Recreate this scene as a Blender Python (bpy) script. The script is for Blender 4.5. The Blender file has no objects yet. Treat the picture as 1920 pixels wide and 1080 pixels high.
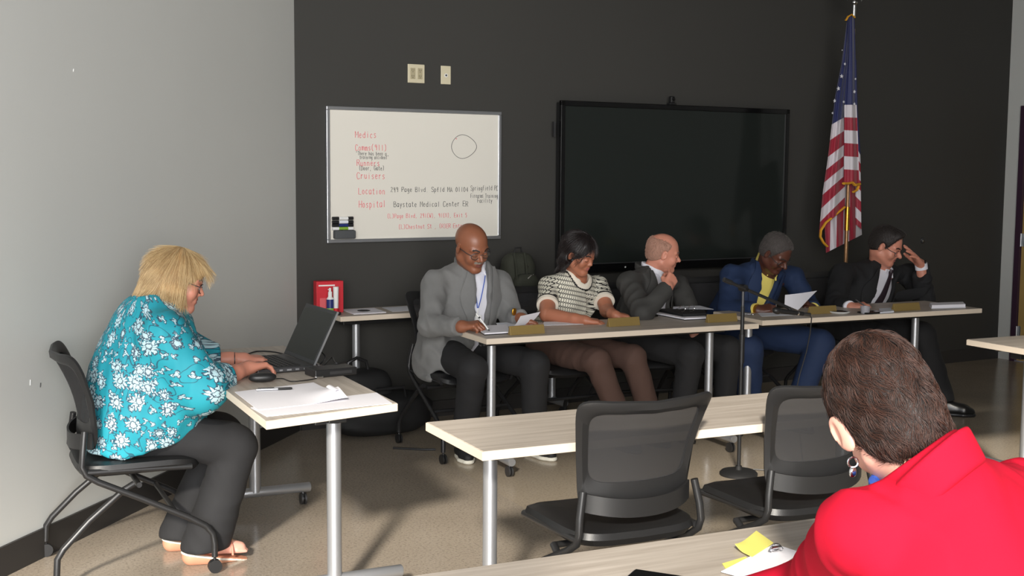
import bpy, math, random
import numpy as np
from mathutils import Matrix, Vector
random.seed(7); rng = np.random.default_rng(7)
SC = bpy.context.scene
COL = SC.collection
# ------------------------------------------------------------------ camera
FPX, PITCH, YAW, ROLL, CAMH = 2300.12, .0958280, -.441759, .00726207, 1.5992
_cy, _sy, _cp, _sp = math.cos(YAW), math.sin(YAW), math.cos(PITCH), math.sin(PITCH)
CF = np.array([-_sy*_cp, _cy*_cp, -_sp]); _r = np.array([_cy, _sy, 0.]); _u = np.cross(_r, CF)
CR = math.cos(ROLL)*_r + math.sin(ROLL)*_u; CU = -math.sin(ROLL)*_r + math.cos(ROLL)*_u
CO = np.array([0, 0, CAMH])
cam = bpy.data.cameras.new('camera'); camo = bpy.data.objects.new('camera', cam); COL.objects.link(camo)
cam.sensor_width = 36; cam.lens = FPX/1920*36; cam.clip_start = .05; cam.clip_end = 60
_m = Matrix.Identity(4)
for _i in range(3):
    _m[_i][0] = CR[_i]; _m[_i][1] = CU[_i]; _m[_i][2] = -CF[_i]; _m[_i][3] = CO[_i]
camo.matrix_world = _m
SC.camera = camo
def ray(px, py): return CF + CR*(px-960)/FPX - CU*(py-540)/FPX
def at(px, py, y=None, z=None, x=None):
    d = ray(px, py)
    t = y/d[1] if y is not None else ((z-CAMH)/d[2] if z is not None else x/d[0])
    return CO + t*d
def atd(px, py, dep): return CO + ray(px, py)*dep
# back wall frame (the wall stands 4.6 degrees off the tables)
WK = 1.03; WA = np.array([1.9259, 7.0349, 0.])*WK; WTH = math.radians(4.635)
WD = np.array([math.cos(WTH), math.sin(WTH), 0.]); WN = np.array([WD[1], -WD[0], 0.])
def wallsz(px, py):
    d = ray(px, py); t = ((WA-CO) @ WN)/(d @ WN); q = CO+t*d
    return (q-WA) @ WD, q[2]
# ------------------------------------------------------------------ view, world, sun, window light
SC.view_settings.view_transform = 'Standard'; SC.view_settings.look = 'None'
SC.view_settings.gamma = 1; SC.view_settings.use_curve_mapping = False
SC.view_settings.exposure = 0.0
try: SC.cycles.max_bounces = 8; SC.cycles.sample_clamp_indirect = 6
except Exception: pass
W = bpy.data.worlds.new('world'); SC.world = W; W.use_nodes = True
W.node_tree.nodes['Background'].inputs[0].default_value = (.80, .88, 1, 1)
W.node_tree.nodes['Background'].inputs[1].default_value = 2.1
def look(o, d):
    o.rotation_euler = Vector(d).to_track_quat('-Z', 'Y').to_euler()
SUNAZ, SUNEL = math.radians(32), math.radians(27)
SUND = (math.sin(SUNAZ)*math.cos(SUNEL), math.cos(SUNAZ)*math.cos(SUNEL), -math.sin(SUNEL))
sl = bpy.data.lights.new('sun', 'SUN'); sl.energy = 7.0; sl.angle = math.radians(4.5); sl.color = (1, .93, .82)
so = bpy.data.objects.new('sun', sl); COL.objects.link(so); so.location = (-3, -4, 5); look(so, SUND)
def area(name, loc, d, sx, sy, e, col):
    l = bpy.data.lights.new(name, 'AREA'); l.shape = 'RECTANGLE'; l.size = sx; l.size_y = sy; l.energy = e; l.color = col
    o = bpy.data.objects.new(name, l); COL.objects.link(o); o.location = loc; look(o, d); return o
# daylight through the window wall behind the camera
area('window_daylight', (-3.2, -8.5, 3.0), (.40, 1, -.08), 9.0, 5.0, 2150, (1, .97, .93))
# ------------------------------------------------------------------ materials
def lin(c):
    return tuple(((v/255)/12.92 if v/255 <= .04045 else ((v/255+.055)/1.055)**2.4) for v in c)
def mat(name, rgb, rough=.6, metal=0., bump=0., bscale=200., var=0., vscale=8., sss=0., spec=None, sheen=0., alpha=1., emit=None, coat=0.):
    m = bpy.data.materials.new(name); m.use_nodes = True; N = m.node_tree.nodes; L = m.node_tree.links
    b = N['Principled BSDF']; c = lin(rgb)
    b.inputs['Base Color'].default_value = (*c, 1); b.inputs['Roughness'].default_value = rough; b.inputs['Metallic'].default_value = metal
    if spec is not None: b.inputs['Specular IOR Level'].default_value = spec
    if sss: b.inputs['Subsurface Weight'].default_value = sss; b.inputs['Subsurface Radius'].default_value = (.012, .005, .003); b.inputs['Subsurface Scale'].default_value = 1.
    if sheen: b.inputs['Sheen Weight'].default_value = sheen
    if coat: b.inputs['Coat Weight'].default_value = coat
    if alpha < 1: b.inputs['Alpha'].default_value = alpha
    tc = N.new('ShaderNodeTexCoord')
    if var:
        n = N.new('ShaderNodeTexNoise'); n.inputs['Scale'].default_value = vscale; n.inputs['Detail'].default_value = 5
        L.new(tc.outputs['Object'], n.inputs['Vector'])
        mx = N.new('ShaderNodeMix'); mx.data_type = 'RGBA'
        mx.inputs['A'].default_value = (*[v*(1-var) for v in c], 1); mx.inputs['B'].default_value = (*[min(1, v*(1+var)) for v in c], 1)
        L.new(n.outputs['Fac'], mx.inputs['Factor']); L.new(mx.outputs['Result'], b.inputs['Base Color'])
    if bump:
        n = N.new('ShaderNodeTexNoise'); n.inputs['Scale'].default_value = bscale; n.inputs['Detail'].default_value = 4
        L.new(tc.outputs['Object'], n.inputs['Vector'])
        bp = N.new('ShaderNodeBump'); bp.inputs['Strength'].default_value = bump; bp.inputs['Distance'].default_value = .003
        L.new(n.outputs['Fac'], bp.inputs['Height']); L.new(bp.outputs['Normal'], b.inputs['Normal'])
    return m
def nd(m, t, **kw):
    n = m.node_tree.nodes.new(t)
    for k, v in kw.items(): setattr(n, k, v)
    return n
def mth(m, op, a, b=None, clamp=False):
    n = nd(m, 'ShaderNodeMath', operation=op, use_clamp=clamp); L = m.node_tree.links
    for i, v in enumerate((a, b)):
        if v is None: continue
        if isinstance(v, (int, float)): n.inputs[i].default_value = v
        else: L.new(v, n.inputs[i])
    return n.outputs[0]
def mixc(m, f, a, b):
    n = nd(m, 'ShaderNodeMix', data_type='RGBA'); L = m.node_tree.links
    for k, v in (('Factor', f), ('A', a), ('B', b)):
        if isinstance(v, tuple): n.inputs[k].default_value = (*v, 1)
        elif isinstance(v, (int, float)): n.inputs[k].default_value = v
        else: L.new(v, n.inputs[k])
    return n.outputs['Result']
M = {}
M['wall_light'] = mat('painted wall light grey', (204, 205, 201), .75, var=.03, vscale=1.5, bump=.05, bscale=300)
M['wall_dark'] = mat('painted wall charcoal', (54, 53, 50), .8, var=.04, vscale=2, bump=.05, bscale=300)
M['ceiling'] = mat('ceiling', (150, 150, 148), .9)
M['baseboard'] = mat('black vinyl base', (48, 46, 45), .5)
M['alu'] = mat('brushed aluminium', (190, 192, 196), .35, .9)
M['alu_mat'] = mat('satin grey metal', (176, 178, 182), .38, .75, bump=.03, bscale=400)
M['steel_dark'] = mat('dark steel', (90, 90, 92), .4, .8)
M['chrome'] = mat('chrome', (220, 220, 222), .15, 1.)
M['gold'] = mat('gold', (205, 150, 60), .3, 1.)
M['black_plastic'] = mat('black plastic', (30, 30, 31), .42)
M['black_gloss'] = mat('black gloss', (14, 14, 15), .15)
M['black_tube'] = mat('black coated tube', (40, 40, 41), .35, .2)
M['black_matte'] = mat('black matte', (20, 20, 21), .7)
M['black_vinyl'] = mat('black vinyl seat', (26, 26, 27), .42, bump=.1, bscale=300)
M['rubber'] = mat('rubber', (25, 25, 25), .7)
M['paper'] = mat('paper', (236, 234, 240), .75, var=.01)
M['paper2'] = mat('lined paper', (220, 222, 230), .75)
M['yellow_note'] = mat('yellow sticky note', (236, 228, 120), .7)
M['red_box'] = mat('red card', (196, 28, 44), .45, var=.08, vscale=20)
M['white'] = mat('white plastic', (228, 228, 226), .4)
M['cream'] = mat('cream plastic', (205, 196, 168), .45)
M['cream_dark'] = mat('cream inset', (170, 160, 130), .5)
M['blue_label'] = mat('blue label', (36, 48, 110), .4)
M['green_label'] = mat('green label', (130, 170, 60), .4)
M['ink_red'] = mat('red marker ink', (220, 92, 104), .5)
M['ink_black'] = mat('black marker ink', (60, 62, 64), .5)
M['board_white'] = mat('whiteboard face', (222, 218, 208), .22, var=.015, vscale=3)
M['screen'] = mat('display glass', (34, 38, 36), .12, spec=.35)
M['screen_laptop'] = mat('laptop screen back', (52, 54, 56), .35, spec=.3)
M['nameplate'] = mat('brass name plate', (150, 126, 74), .45, .35, var=.06, vscale=15)
M['skin_pale'] = mat('fair skin', (214, 160, 142), .5, sss=.15, var=.05, vscale=30)
M['skin_pink'] = mat('ruddy skin', (204, 138, 116), .48, sss=.15, var=.07, vscale=30)
M['skin_tan'] = mat('tan skin', (172, 110, 84), .48, sss=.12, var=.05, vscale=30)
M['skin_brown'] = mat('brown skin', (140, 88, 64), .42, sss=.1, var=.06, vscale=30)
M['skin_dark'] = mat('dark brown skin', (88, 52, 40), .42, sss=.08, var=.06, vscale=30)
M['lips_pale'] = mat('lips rose', (176, 104, 98), .4)
M['lips_brown'] = mat('lips brown', (120, 70, 60), .4)
M['lips_dark'] = mat('lips dark', (86, 50, 46), .4)
M['brow_dark'] = mat('brow dark', (40, 30, 26), .7)
M['brow_grey'] = mat('brow grey', (120, 108, 98), .7)
M['stubble'] = mat('grey moustache', (128, 118, 108), .8, bump=.5, bscale=500)
M['grey_blazer'] = mat('grey wool blazer', (112, 112, 111), .85, bump=.25, bscale=700, var=.06, vscale=60, sheen=.1)
M['charcoal_suit'] = mat('charcoal suit', (58, 57, 55), .85, bump=.2, bscale=700, var=.05, vscale=60)
M['blue_suit'] = mat('blue suit', (22, 42, 76), .8, bump=.2, bscale=700, var=.06, vscale=60)
M['black_suit'] = mat('black suit', (22, 22, 24), .85, bump=.2, bscale=700)
M['red_jacket'] = mat('red jacket', (172, 14, 40), .9, bump=.12, bscale=600, var=.02, vscale=6, spec=.15)
M['shirt_white'] = mat('white shirt', (224, 224, 232), .75, bump=.1, bscale=500)
M['shirt_yellow'] = mat('yellow shirt', (232, 214, 112), .75, bump=.1, bscale=500)
M['trouser_black'] = mat('black trousers', (31, 31, 33), .85, bump=.15, bscale=500, var=.05, vscale=10)
M['trouser_brown'] = mat('brown trousers', (84, 62, 54), .85, bump=.15, bscale=500)
M['shoe_black'] = mat('black leather', (18, 18, 18), .3)
M['sole_white'] = mat('white sole', (215, 212, 200), .6)
M['sandal'] = mat('pink sandal strap', (236, 150, 128), .4)
M['sandal_sole'] = mat('tan wedge sole', (196, 140, 112), .6)
M['hair_black'] = mat('black hair', (22, 18, 18), .4, bump=.3, bscale=250)
M['hair_grey'] = mat('short grey hair', (74, 68, 66), .75, bump=.6, bscale=450, var=.2, vscale=60)
M['hair_lightgrey'] = mat('light grey hair', (172, 130, 112), .75, bump=.6, bscale=450, var=.15, vscale=60)
M['hair_dark'] = mat('dark brown hair', (38, 32, 30), .55, bump=.6, bscale=350, var=.2, vscale=60)
M['hair_brown_base'] = mat('brown hair base', (28, 18, 15), .6, bump=.6, bscale=300, var=.3, vscale=40)
M['hair_blond_base'] = mat('blond hair base', (176, 142, 96), .55, bump=.5, bscale=300, var=.15, vscale=40)
M['tie'] = mat('dark tie', (46, 34, 42), .5)
M['lanyard'] = mat('blue lanyard', (48, 92, 190), .5)
M['olive'] = mat('olive canvas', (48, 50, 40), .85, bump=.4, bscale=250, var=.25, vscale=14)
M['flag_pole'] = mat('wood and brass pole', (150, 112, 76), .3, .5)
M['fringe'] = mat('gold fringe', (224, 160, 40), .7, bump=.8, bscale=300)
M['star'] = mat('white embroidered star', (216, 216, 222), .7)
M['door_wood'] = mat('yellow maple door', (176, 146, 88), .45, var=.1, vscale=5)
M['door_frame'] = mat('plum door frame', (62, 40, 58), .4)
M['glass'] = None
g = bpy.data.materials.new('spectacle lens'); g.use_nodes = True
_t = g.node_tree.nodes.new('ShaderNodeBsdfTransparent'); _g = g.node_tree.nodes.new('ShaderNodeBsdfGlossy'); _g.inputs['Roughness'].default_value = .05
_x = g.node_tree.nodes.new('ShaderNodeMixShader'); _x.inputs[0].default_value = .08; _l = g.node_tree.links
_l.new(_t.outputs[0], _x.inputs[1]); _l.new(_g.outputs[0], _x.inputs[2]); _l.new(_x.outputs[0], g.node_tree.nodes['Material Output'].inputs[0])
M['glass'] = g
def hair_mat(name, a, b, rough=.35):
    m = bpy.data.materials.new(name); m.use_nodes = True; bs = m.node_tree.nodes['Principled BSDF']
    hi = nd(m, 'ShaderNodeHairInfo'); f = mixc(m, hi.outputs['Random'], lin(a), lin(b))
    m.node_tree.links.new(f, bs.inputs['Base Color']); bs.inputs['Roughness'].default_value = rough
    return m
M['strand_blond'] = hair_mat('blond strands', (150, 116, 74), (226, 200, 152), .4)
M['strand_brown'] = hair_mat('brown strands', (22, 12, 8), (62, 34, 22), .6)
M['strand_dark'] = hair_mat('dark cropped strands', (26, 22, 20), (58, 50, 46), .5)
M['strand_grey'] = hair_mat('grey cropped strands', (46, 42, 40), (104, 98, 94), .6)
M['strand_lightgrey'] = hair_mat('light grey cropped strands', (158, 118, 100), (182, 146, 128), .6)
M['strand_black'] = hair_mat('black strands', (16, 13, 14), (44, 34, 34), .3)
# table laminate: grain runs along local x
def laminate():
    m = bpy.data.materials.new('greige wood laminate'); m.use_nodes = True; L = m.node_tree.links; b = m.node_tree.nodes['Principled BSDF']
    tc = nd(m, 'ShaderNodeTexCoord'); mp = nd(m, 'ShaderNodeMapping'); mp.inputs['Scale'].default_value = (1.2, 22, 22)
    L.new(tc.outputs['Object'], mp.inputs['Vector'])
    n = nd(m, 'ShaderNodeTexNoise'); n.inputs['Scale'].default_value = 1.6; n.inputs['Detail'].default_value = 6; n.inputs['Roughness'].default_value = .65
    L.new(mp.outputs['Vector'], n.inputs['Vector'])
    r = nd(m, 'ShaderNodeValToRGB'); r.color_ramp.elements[0].position = .3; r.color_ramp.elements[0].color = (*lin((164, 153, 141)), 1)
    r.color_ramp.elements[1].position = .72; r.color_ramp.elements[1].color = (*lin((200, 190, 179)), 1)
    L.new(n.outputs['Fac'], r.inputs['Fac']); L.new(r.outputs['Color'], b.inputs['Base Color']); b.inputs['Roughness'].default_value = .42
    return m
M['laminate'] = laminate()
M['edge'] = mat('cream edge band', (216, 202, 184), .5, var=.03, vscale=10)
def mesh_net():
    m = bpy.data.materials.new('woven mesh'); m.use_nodes = True; L = m.node_tree.links; b = m.node_tree.nodes['Principled BSDF']
    b.inputs['Base Color'].default_value = (*lin((44, 44, 46)), 1); b.inputs['Roughness'].default_value = .7
    tr = nd(m, 'ShaderNodeBsdfTransparent'); mx = nd(m, 'ShaderNodeMixShader'); mx.inputs[0].default_value = .72
    L.new(tr.outputs[0], mx.inputs[1]); L.new(b.outputs[0], mx.inputs[2]); L.new(mx.outputs[0], m.node_tree.nodes['Material Output'].inputs[0])
    return m
M['net'] = mesh_net()
def floor_mat():
    m = bpy.data.materials.new('polished concrete'); m.use_nodes = True; L = m.node_tree.links; b = m.node_tree.nodes['Principled BSDF']
    tc = nd(m, 'ShaderNodeTexCoord'); v = tc.outputs['Object']
    def noise(s, d):
        n = nd(m, 'ShaderNodeTexNoise'); n.inputs['Scale'].default_value = s; n.inputs['Detail'].default_value = d; L.new(v, n.inputs['Vector']); return n.outputs['Fac']
    c = mixc(m, noise(1.3, 5), lin((140, 128, 114)), lin((180, 168, 152)))
    sp = mth(m, 'MULTIPLY', mth(m, 'SUBTRACT', noise(85, 2), .5), 5.0, True)
    c = mixc(m, mth(m, 'MULTIPLY', sp, .45), c, lin((92, 82, 72)))
    sp2 = mth(m, 'MULTIPLY', mth(m, 'SUBTRACT', noise(140, 2), .6), 8.0, True)
    c = mixc(m, mth(m, 'MULTIPLY', sp2, .5), c, lin((206, 196, 180)))
    sx = nd(m, 'ShaderNodeSeparateXYZ'); L.new(v, sx.inputs[0])
    sl_ = mth(m, 'GREATER_THAN', sx.outputs[0], 2.50)
    c = mixc(m, mth(m, 'MULTIPLY', sl_, .22), c, lin((176, 160, 132)))
    L.new(c, b.inputs['Base Color'])
    L.new(mth(m, 'ADD', mth(m, 'MULTIPLY', noise(6, 3), .16), .12), b.inputs['Roughness'])
    b.inputs['Specular IOR Level'].default_value = .5
    bp = nd(m, 'ShaderNodeBump'); bp.inputs['Strength'].default_value = .04; bp.inputs['Distance'].default_value = .002; L.new(noise(30, 3), bp.inputs['Height']); L.new(bp.outputs[0], b.inputs['Normal'])
    return m
M['floor'] = floor_mat()
def floral():
    m = bpy.data.materials.new('turquoise floral chiffon'); m.use_nodes = True; L = m.node_tree.links; b = m.node_tree.nodes['Principled BSDF']
    uv = nd(m, 'ShaderNodeUVMap').outputs[0]
    n = nd(m, 'ShaderNodeTexNoise'); n.inputs['Scale'].default_value = 4; L.new(uv, n.inputs['Vector'])
    base = mixc(m, n.outputs['Fac'], lin((14, 128, 150)), lin((40, 168, 182)))
    def layer(c, scale, petals, rad, amp, off, thr):
        mp = nd(m, 'ShaderNodeMapping'); mp.inputs['Location'].default_value = (off, off*.7, 0); L.new(uv, mp.inputs['Vector'])
        nz = nd(m, 'ShaderNodeTexNoise'); nz.inputs['Scale'].default_value = 55; nz.inputs['Detail'].default_value = 2; L.new(mp.outputs[0], nz.inputs['Vector'])
        vs = nd(m, 'ShaderNodeVectorMath', operation='SCALE'); L.new(nz.outputs['Color'], vs.inputs[0]); vs.inputs['Scale'].default_value = .028
        va = nd(m, 'ShaderNodeVectorMath', operation='ADD'); L.new(mp.outputs[0], va.inputs[0]); L.new(vs.outputs[0], va.inputs[1])
        vo = nd(m, 'ShaderNodeTexVoronoi', voronoi_dimensions='2D'); vo.inputs['Scale'].default_value = scale; vo.inputs['Randomness'].default_value = .75
        L.new(va.outputs[0], vo.inputs['Vector'])
        df = nd(m, 'ShaderNodeVectorMath', operation='SUBTRACT'); L.new(va.outputs[0], df.inputs[0]); L.new(vo.outputs['Position'], df.inputs[1])
        s = nd(m, 'ShaderNodeSeparateXYZ'); L.new(df.outputs[0], s.inputs[0])
        cs = nd(m, 'ShaderNodeSeparateXYZ'); L.new(vo.outputs['Color'], cs.inputs[0])
        r = mth(m, 'MULTIPLY', mth(m, 'SQRT', mth(m, 'ADD', mth(m, 'MULTIPLY', s.outputs[0], s.outputs[0]), mth(m, 'MULTIPLY', s.outputs[1], s.outputs[1]))), scale)
        th = mth(m, 'ADD', mth(m, 'ARCTAN2', s.outputs[1], s.outputs[0]), mth(m, 'MULTIPLY', cs.outputs[0], 6.28))
        pet = mth(m, 'ABSOLUTE', mth(m, 'SINE', mth(m, 'MULTIPLY', th, petals/2)))
        size = mth(m, 'ADD', mth(m, 'MULTIPLY', cs.outputs[1], .55), .62)
        edge = mth(m, 'MULTIPLY', mth(m, 'ADD', mth(m, 'MULTIPLY', pet, amp), rad), size)
        dd = mth(m, 'SUBTRACT', edge, r)
        keep = mth(m, 'GREATER_THAN', cs.outputs[2], thr)
        ins = mth(m, 'MULTIPLY', mth(m, 'GREATER_THAN', dd, 0), keep)
        out = mth(m, 'MULTIPLY', mth(m, 'LESS_THAN', mth(m, 'ABSOLUTE', dd), .05), keep)
        vein = mth(m, 'MULTIPLY', mth(m, 'MULTIPLY', mth(m, 'LESS_THAN', pet, .30), mth(m, 'GREATER_THAN', r, .1)), ins)
        ring = mth(m, 'MULTIPLY', mth(m, 'LESS_THAN', mth(m, 'ABSOLUTE', mth(m, 'SUBTRACT', r, .17)), .03), ins)
        c = mixc(m, ins, c, lin((186, 218, 226)))
        dk = mth(m, 'MAXIMUM', out, mth(m, 'MAXIMUM', vein, ring))
        return mixc(m, mth(m, 'MULTIPLY', dk, .9), c, lin((38, 58, 80)))
    st = nd(m, 'ShaderNodeTexNoise'); st.inputs['Scale'].default_value = 11; st.inputs['Detail'].default_value = 1; L.new(uv, st.inputs['Vector'])
    sl_ = mth(m, 'LESS_THAN', mth(m, 'ABSOLUTE', mth(m, 'SUBTRACT', mth(m, 'FRACT', mth(m, 'MULTIPLY', st.outputs['Fac'], 4)), .5)), .035)
    base = mixc(m, mth(m, 'MULTIPLY', sl_, .75), base, lin((30, 62, 84)))
    c = layer(base, 25, 3, .05, .30, .31, .35)
    c = layer(c, 13.5, 11, .24, .20, 0, .18)
    L.new(c, b.inputs['Base Color']); b.inputs['Roughness'].default_value = .7
    return m
M['floral'] = floral()
def lattice():
    m = bpy.data.materials.new('cream and black lattice knit'); m.use_nodes = True; L = m.node_tree.links; b = m.node_tree.nodes['Principled BSDF']
    uv = nd(m, 'ShaderNodeUVMap').outputs[0]; s = nd(m, 'ShaderNodeSeparateXYZ'); L.new(uv, s.inputs[0])
    P = 2*math.pi/.052
    cu = mth(m, 'COSINE', mth(m, 'MULTIPLY', s.outputs[0], P)); cv = mth(m, 'COSINE', mth(m, 'MULTIPLY', s.outputs[1], P))
    a = mth(m, 'ABSOLUTE', mth(m, 'MULTIPLY', cu, cv))
    a2 = mth(m, 'MULTIPLY', mth(m, 'SUBTRACT', 1, mth(m, 'ABSOLUTE', cu)), mth(m, 'SUBTRACT', 1, mth(m, 'ABSOLUTE', cv)))
    msk = mth(m, 'MAXIMUM', mth(m, 'GREATER_THAN', a, .30), mth(m, 'GREATER_THAN', a2, .55))
    c = mixc(m, msk, lin((40, 38, 36)), lin((220, 216, 200)))
    L.new(c, b.inputs['Base Color']); b.inputs['Roughness'].default_value = .85
    return m
M['lattice'] = lattice()
M['knit_cream'] = mat('cream rib', (228, 220, 204), .85)
def flagmat():
    m = bpy.data.materials.new('flag cloth'); m.use_nodes = True; L = m.node_tree.links; b = m.node_tree.nodes['Principled BSDF']
    uv = nd(m, 'ShaderNodeUVMap').outputs[0]; s = nd(m, 'ShaderNodeSeparateXYZ'); L.new(uv, s.inputs[0])
    fr = mth(m, 'FRACT', mth(m, 'MULTIPLY', s.outputs[1], .5))
    red = mth(m, 'GREATER_THAN', fr, .5)
    c = mixc(m, red, lin((206, 200, 206)), lin((150, 24, 48)))
    bl = mth(m, 'LESS_THAN', s.outputs[1], mth(m, 'MULTIPLY', s.outputs[0], 1.0))
    c = mixc(m, bl, c, lin((26, 34, 84)))
    L.new(c, b.inputs['Base Color']); b.inputs['Roughness'].default_value = .6; b.inputs['Sheen Weight'].default_value = .2
    return m
M['flag'] = flagmat()
# ------------------------------------------------------------------ geometry helpers
def nrm(v): v = np.array(v, float); return v/np.linalg.norm(v)
class G:
    def __init__(s): s.v = []; s.f = []; s.mi = []; s.uv = None; s.n = 0
    def add(s, v, f, mi=0):
        v = np.asarray(v, float); s.v.append(v)
        for q in f: s.f.append(tuple(int(i)+s.n for i in q)); s.mi.append(mi)
        s.n += len(v); return s
    def box(s, c, size, R=None, mi=0):
        h = np.array(size)/2; v = np.array([[x, y, z] for x in (-1, 1) for y in (-1, 1) for z in (-1, 1)])*h
        if R is not None: v = v @ np.array(R).T
        return s.add(v+np.array(c), [(0, 1, 3, 2), (4, 6, 7, 5), (0, 4, 5, 1), (2, 3, 7, 6), (0, 2, 6, 4), (1, 5, 7, 3)], mi)
    def prism(s, pts, z0, z1, mi=0):     # ccw polygon in xy
        n = len(pts); v = [(*p[:2], z0) for p in pts]+[(*p[:2], z1) for p in pts]
        f = [tuple(range(n-1, -1, -1)), tuple(range(n, 2*n))]+[(i, (i+1) % n, n+(i+1) % n, n+i) for i in range(n)]
        return s.add(v, f, mi)
    def tube(s, pts, r, n=10, mi=0, closed=False, flat=1.):
        P = np.array(pts, float); k = len(P); rr = np.broadcast_to(np.array(r, float), (k,))
        T = np.zeros_like(P)
        for i in range(k):
            a = P[(i-1) % k] if (closed or i > 0) else P[i]; b = P[(i+1) % k] if (closed or i < k-1) else P[i]
            T[i] = nrm(b-a)
        up = np.array([0, 0, 1.]) if abs(T[0][2]) < .9 else np.array([1., 0, 0]); u = nrm(np.cross(T[0], up)); V = []
        for i in range(k):
            u = u-T[i]*(u @ T[i]); u = nrm(u); w = np.cross(T[i], u)
            for j in range(n):
                a = 2*math.pi*j/n; V.append(P[i]+rr[i]*(math.cos(a)*u+flat*math.sin(a)*w))
        F = []
        for i in range(k if closed else k-1):
            i2 = (i+1) % k
            for j in range(n): F.append((i*n+j, i*n+(j+1) % n, i2*n+(j+1) % n, i2*n+j))
        if not closed: F += [tuple(range(n-1, -1, -1)), tuple(range((k-1)*n, k*n))]
        return s.add(V, F, mi)
    def lathe(s, prof, c=(0, 0, 0), n=20, axis=None, mi=0):  # prof: (r,z)
        V = []; F = []; k = len(prof)
        for r, z in prof:
            for j in range(n): a = 2*math.pi*j/n; V.append((r*math.cos(a), r*math.sin(a), z))
        for i in range(k-1):
            for j in range(n): F.append((i*n+j, i*n+(j+1) % n, (i+1)*n+(j+1) % n, (i+1)*n+j))
        F += [tuple(range(n-1, -1, -1)), tuple(range((k-1)*n, k*n))]
        V = np.array(V)
        if axis is not None:
            z = nrm(axis); x = nrm(np.cross((0, 1, .013), z)); y = np.cross(z, x); V = V @ np.array([x, y, z])
        return s.add(V+np.array(c), F, mi)
    def sheet(s, grid, th=.0006, mi=0):   # grid: (n,m,3) thick sheet along local normals
        g = np.asarray(grid, float); n, m = g.shape[:2]
        du = np.gradient(g, axis=0); dv = np.gradient(g, axis=1); nn = np.cross(du, dv); nn /= np.linalg.norm(nn, axis=2, keepdims=True)+1e-12
        a = (g+nn*th/2).reshape(-1, 3); b = (g-nn*th/2).reshape(-1, 3); V = np.vstack([a, b]); N = n*m; F = []
        for i in range(n-1):
            for j in range(m-1):
                q = (i*m+j, (i+1)*m+j, (i+1)*m+j+1, i*m+j+1); F.append(q); F.append(tuple(N+k for k in reversed(q)))
        for i in range(n-1):
            F.append((i*m, N+i*m, N+(i+1)*m, (i+1)*m)[::-1]); e = m-1; F.append((i*m+e, N+i*m+e, N+(i+1)*m+e, (i+1)*m+e))
        for j in range(m-1):
            F.append((j, N+j, N+j+1, j+1)); e = (n-1)*m; F.append((e+j, N+e+j, N+e+j+1, e+j+1)[::-1])
        return s.add(V, F, mi)
def mk(name, geo, mats, parent=None, smooth=True, bevel=0, seg=2, org=None, uvfn=None):
    V = np.vstack(geo.v); 
    if org is not None: V = V-np.array(org)
    me = bpy.data.meshes.new(name); 
    me.from_pydata(V.tolist(), [], geo.f)
    if not isinstance(mats, (list, tuple)): mats = [mats]
    for m in mats: me.materials.append(m)
    if any(geo.mi): me.polygons.foreach_set('material_index', np.array(geo.mi, dtype=np.int32))
    if uvfn is not None or geo.uv is not None:
        uvl = me.uv_layers.new(name='UVMap'); li = np.zeros(len(me.loops), dtype=np.int32); me.loops.foreach_get('vertex_index', li)
        uvs = geo.uv if geo.uv is not None else uvfn(V+(np.array(org) if org is not None else 0))
        uvl.data.foreach_set('uv', np.asarray(uvs, dtype=np.float32)[li].ravel())
    if smooth: me.polygons.foreach_set('use_smooth', np.ones(len(me.polygons), dtype=bool))
    me.update()
    o = bpy.data.objects.new(name, me); COL.objects.link(o)
    if parent is not None: o.parent = parent
    if bevel:
        b = o.modifiers.new('bevel', 'BEVEL'); b.width = bevel; b.segments = seg; b.limit_method = 'ANGLE'; b.angle_limit = math.radians(40)
    if smooth and bevel == 0:
        try: me.set_sharp_from_angle(angle=math.radians(42))
        except Exception: pass
    return o
def tag(o, label, cat, group=None):
    o['label'] = label; o['category'] = cat
    if group: o['group'] = group
    return o
def thing(name, label, cat, loc=(0, 0, 0), rz=0., group=None):
    o = bpy.data.objects.new(name, None); COL.objects.link(o); o.location = loc; o.rotation_euler = (0, 0, rz); o.empty_display_size = .1
    return tag(o, label, cat, group)
def struct(name, geo, m, **k):
    o = mk(name, geo, m, **k); o['kind'] = 'structure'; return o
def dup(root, loc, rz, label):
    r = root.copy(); COL.objects.link(r); r.location = loc; r.rotation_euler = (0, 0, rz); r['label'] = label
    for ch in list(root.children):
        c = ch.copy(); COL.objects.link(c); c.parent = r
        for gch in list(ch.children):
            d = gch.copy(); COL.objects.link(d); d.parent = c
    return r
def RZ(a): c, s = math.cos(a), math.sin(a); return np.array([[c, -s, 0], [s, c, 0], [0, 0, 1.]])
# ------------------------------------------------------------------ room shell
fl = G(); fl.prism([(-7, -1.2), (13, -1.2), (13, 9.2), (-7, 9.2)], -.1, 0.)
struct('floor', fl, M['floor'], smooth=False)
CEIL = 4.15
cg = G(); cg.prism([(-7, -1.2), (13, -1.2), (13, 9.2), (-7, 9.2)], CEIL, CEIL+.1); struct('ceiling', cg, M['ceiling'], smooth=False)
def wallbox(name, a, b, m, th=.12, z0=0., z1=CEIL, side=1):
    a = np.array(a[:2]); b = np.array(b[:2]); d = nrm(b-a); n = np.array([-d[1], d[0]])*side*th
    pts = [a, b, b+n, a+n]; 
    if side < 0: pts = pts[::-1]
    q = G(); q.prism([tuple(p) for p in pts], z0, z1); return struct(name, q, m, smooth=False)
BC = WA+WD*6.2*WK
wallbox('wall_back', WA, BC+WD*.12, M['wall_dark'])
LD = nrm(np.array([.285, 5.175, 0.])-WA)
LE = WA+LD*9.2
wallbox('wall_left', WA+WD*-.0, LE, M['wall_light'], side=-1)
LN = np.array([-LD[1], LD[0], 0.]);
if LN @ (np.array([2, 3, 0])-WA) < 0: LN = -LN
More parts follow.
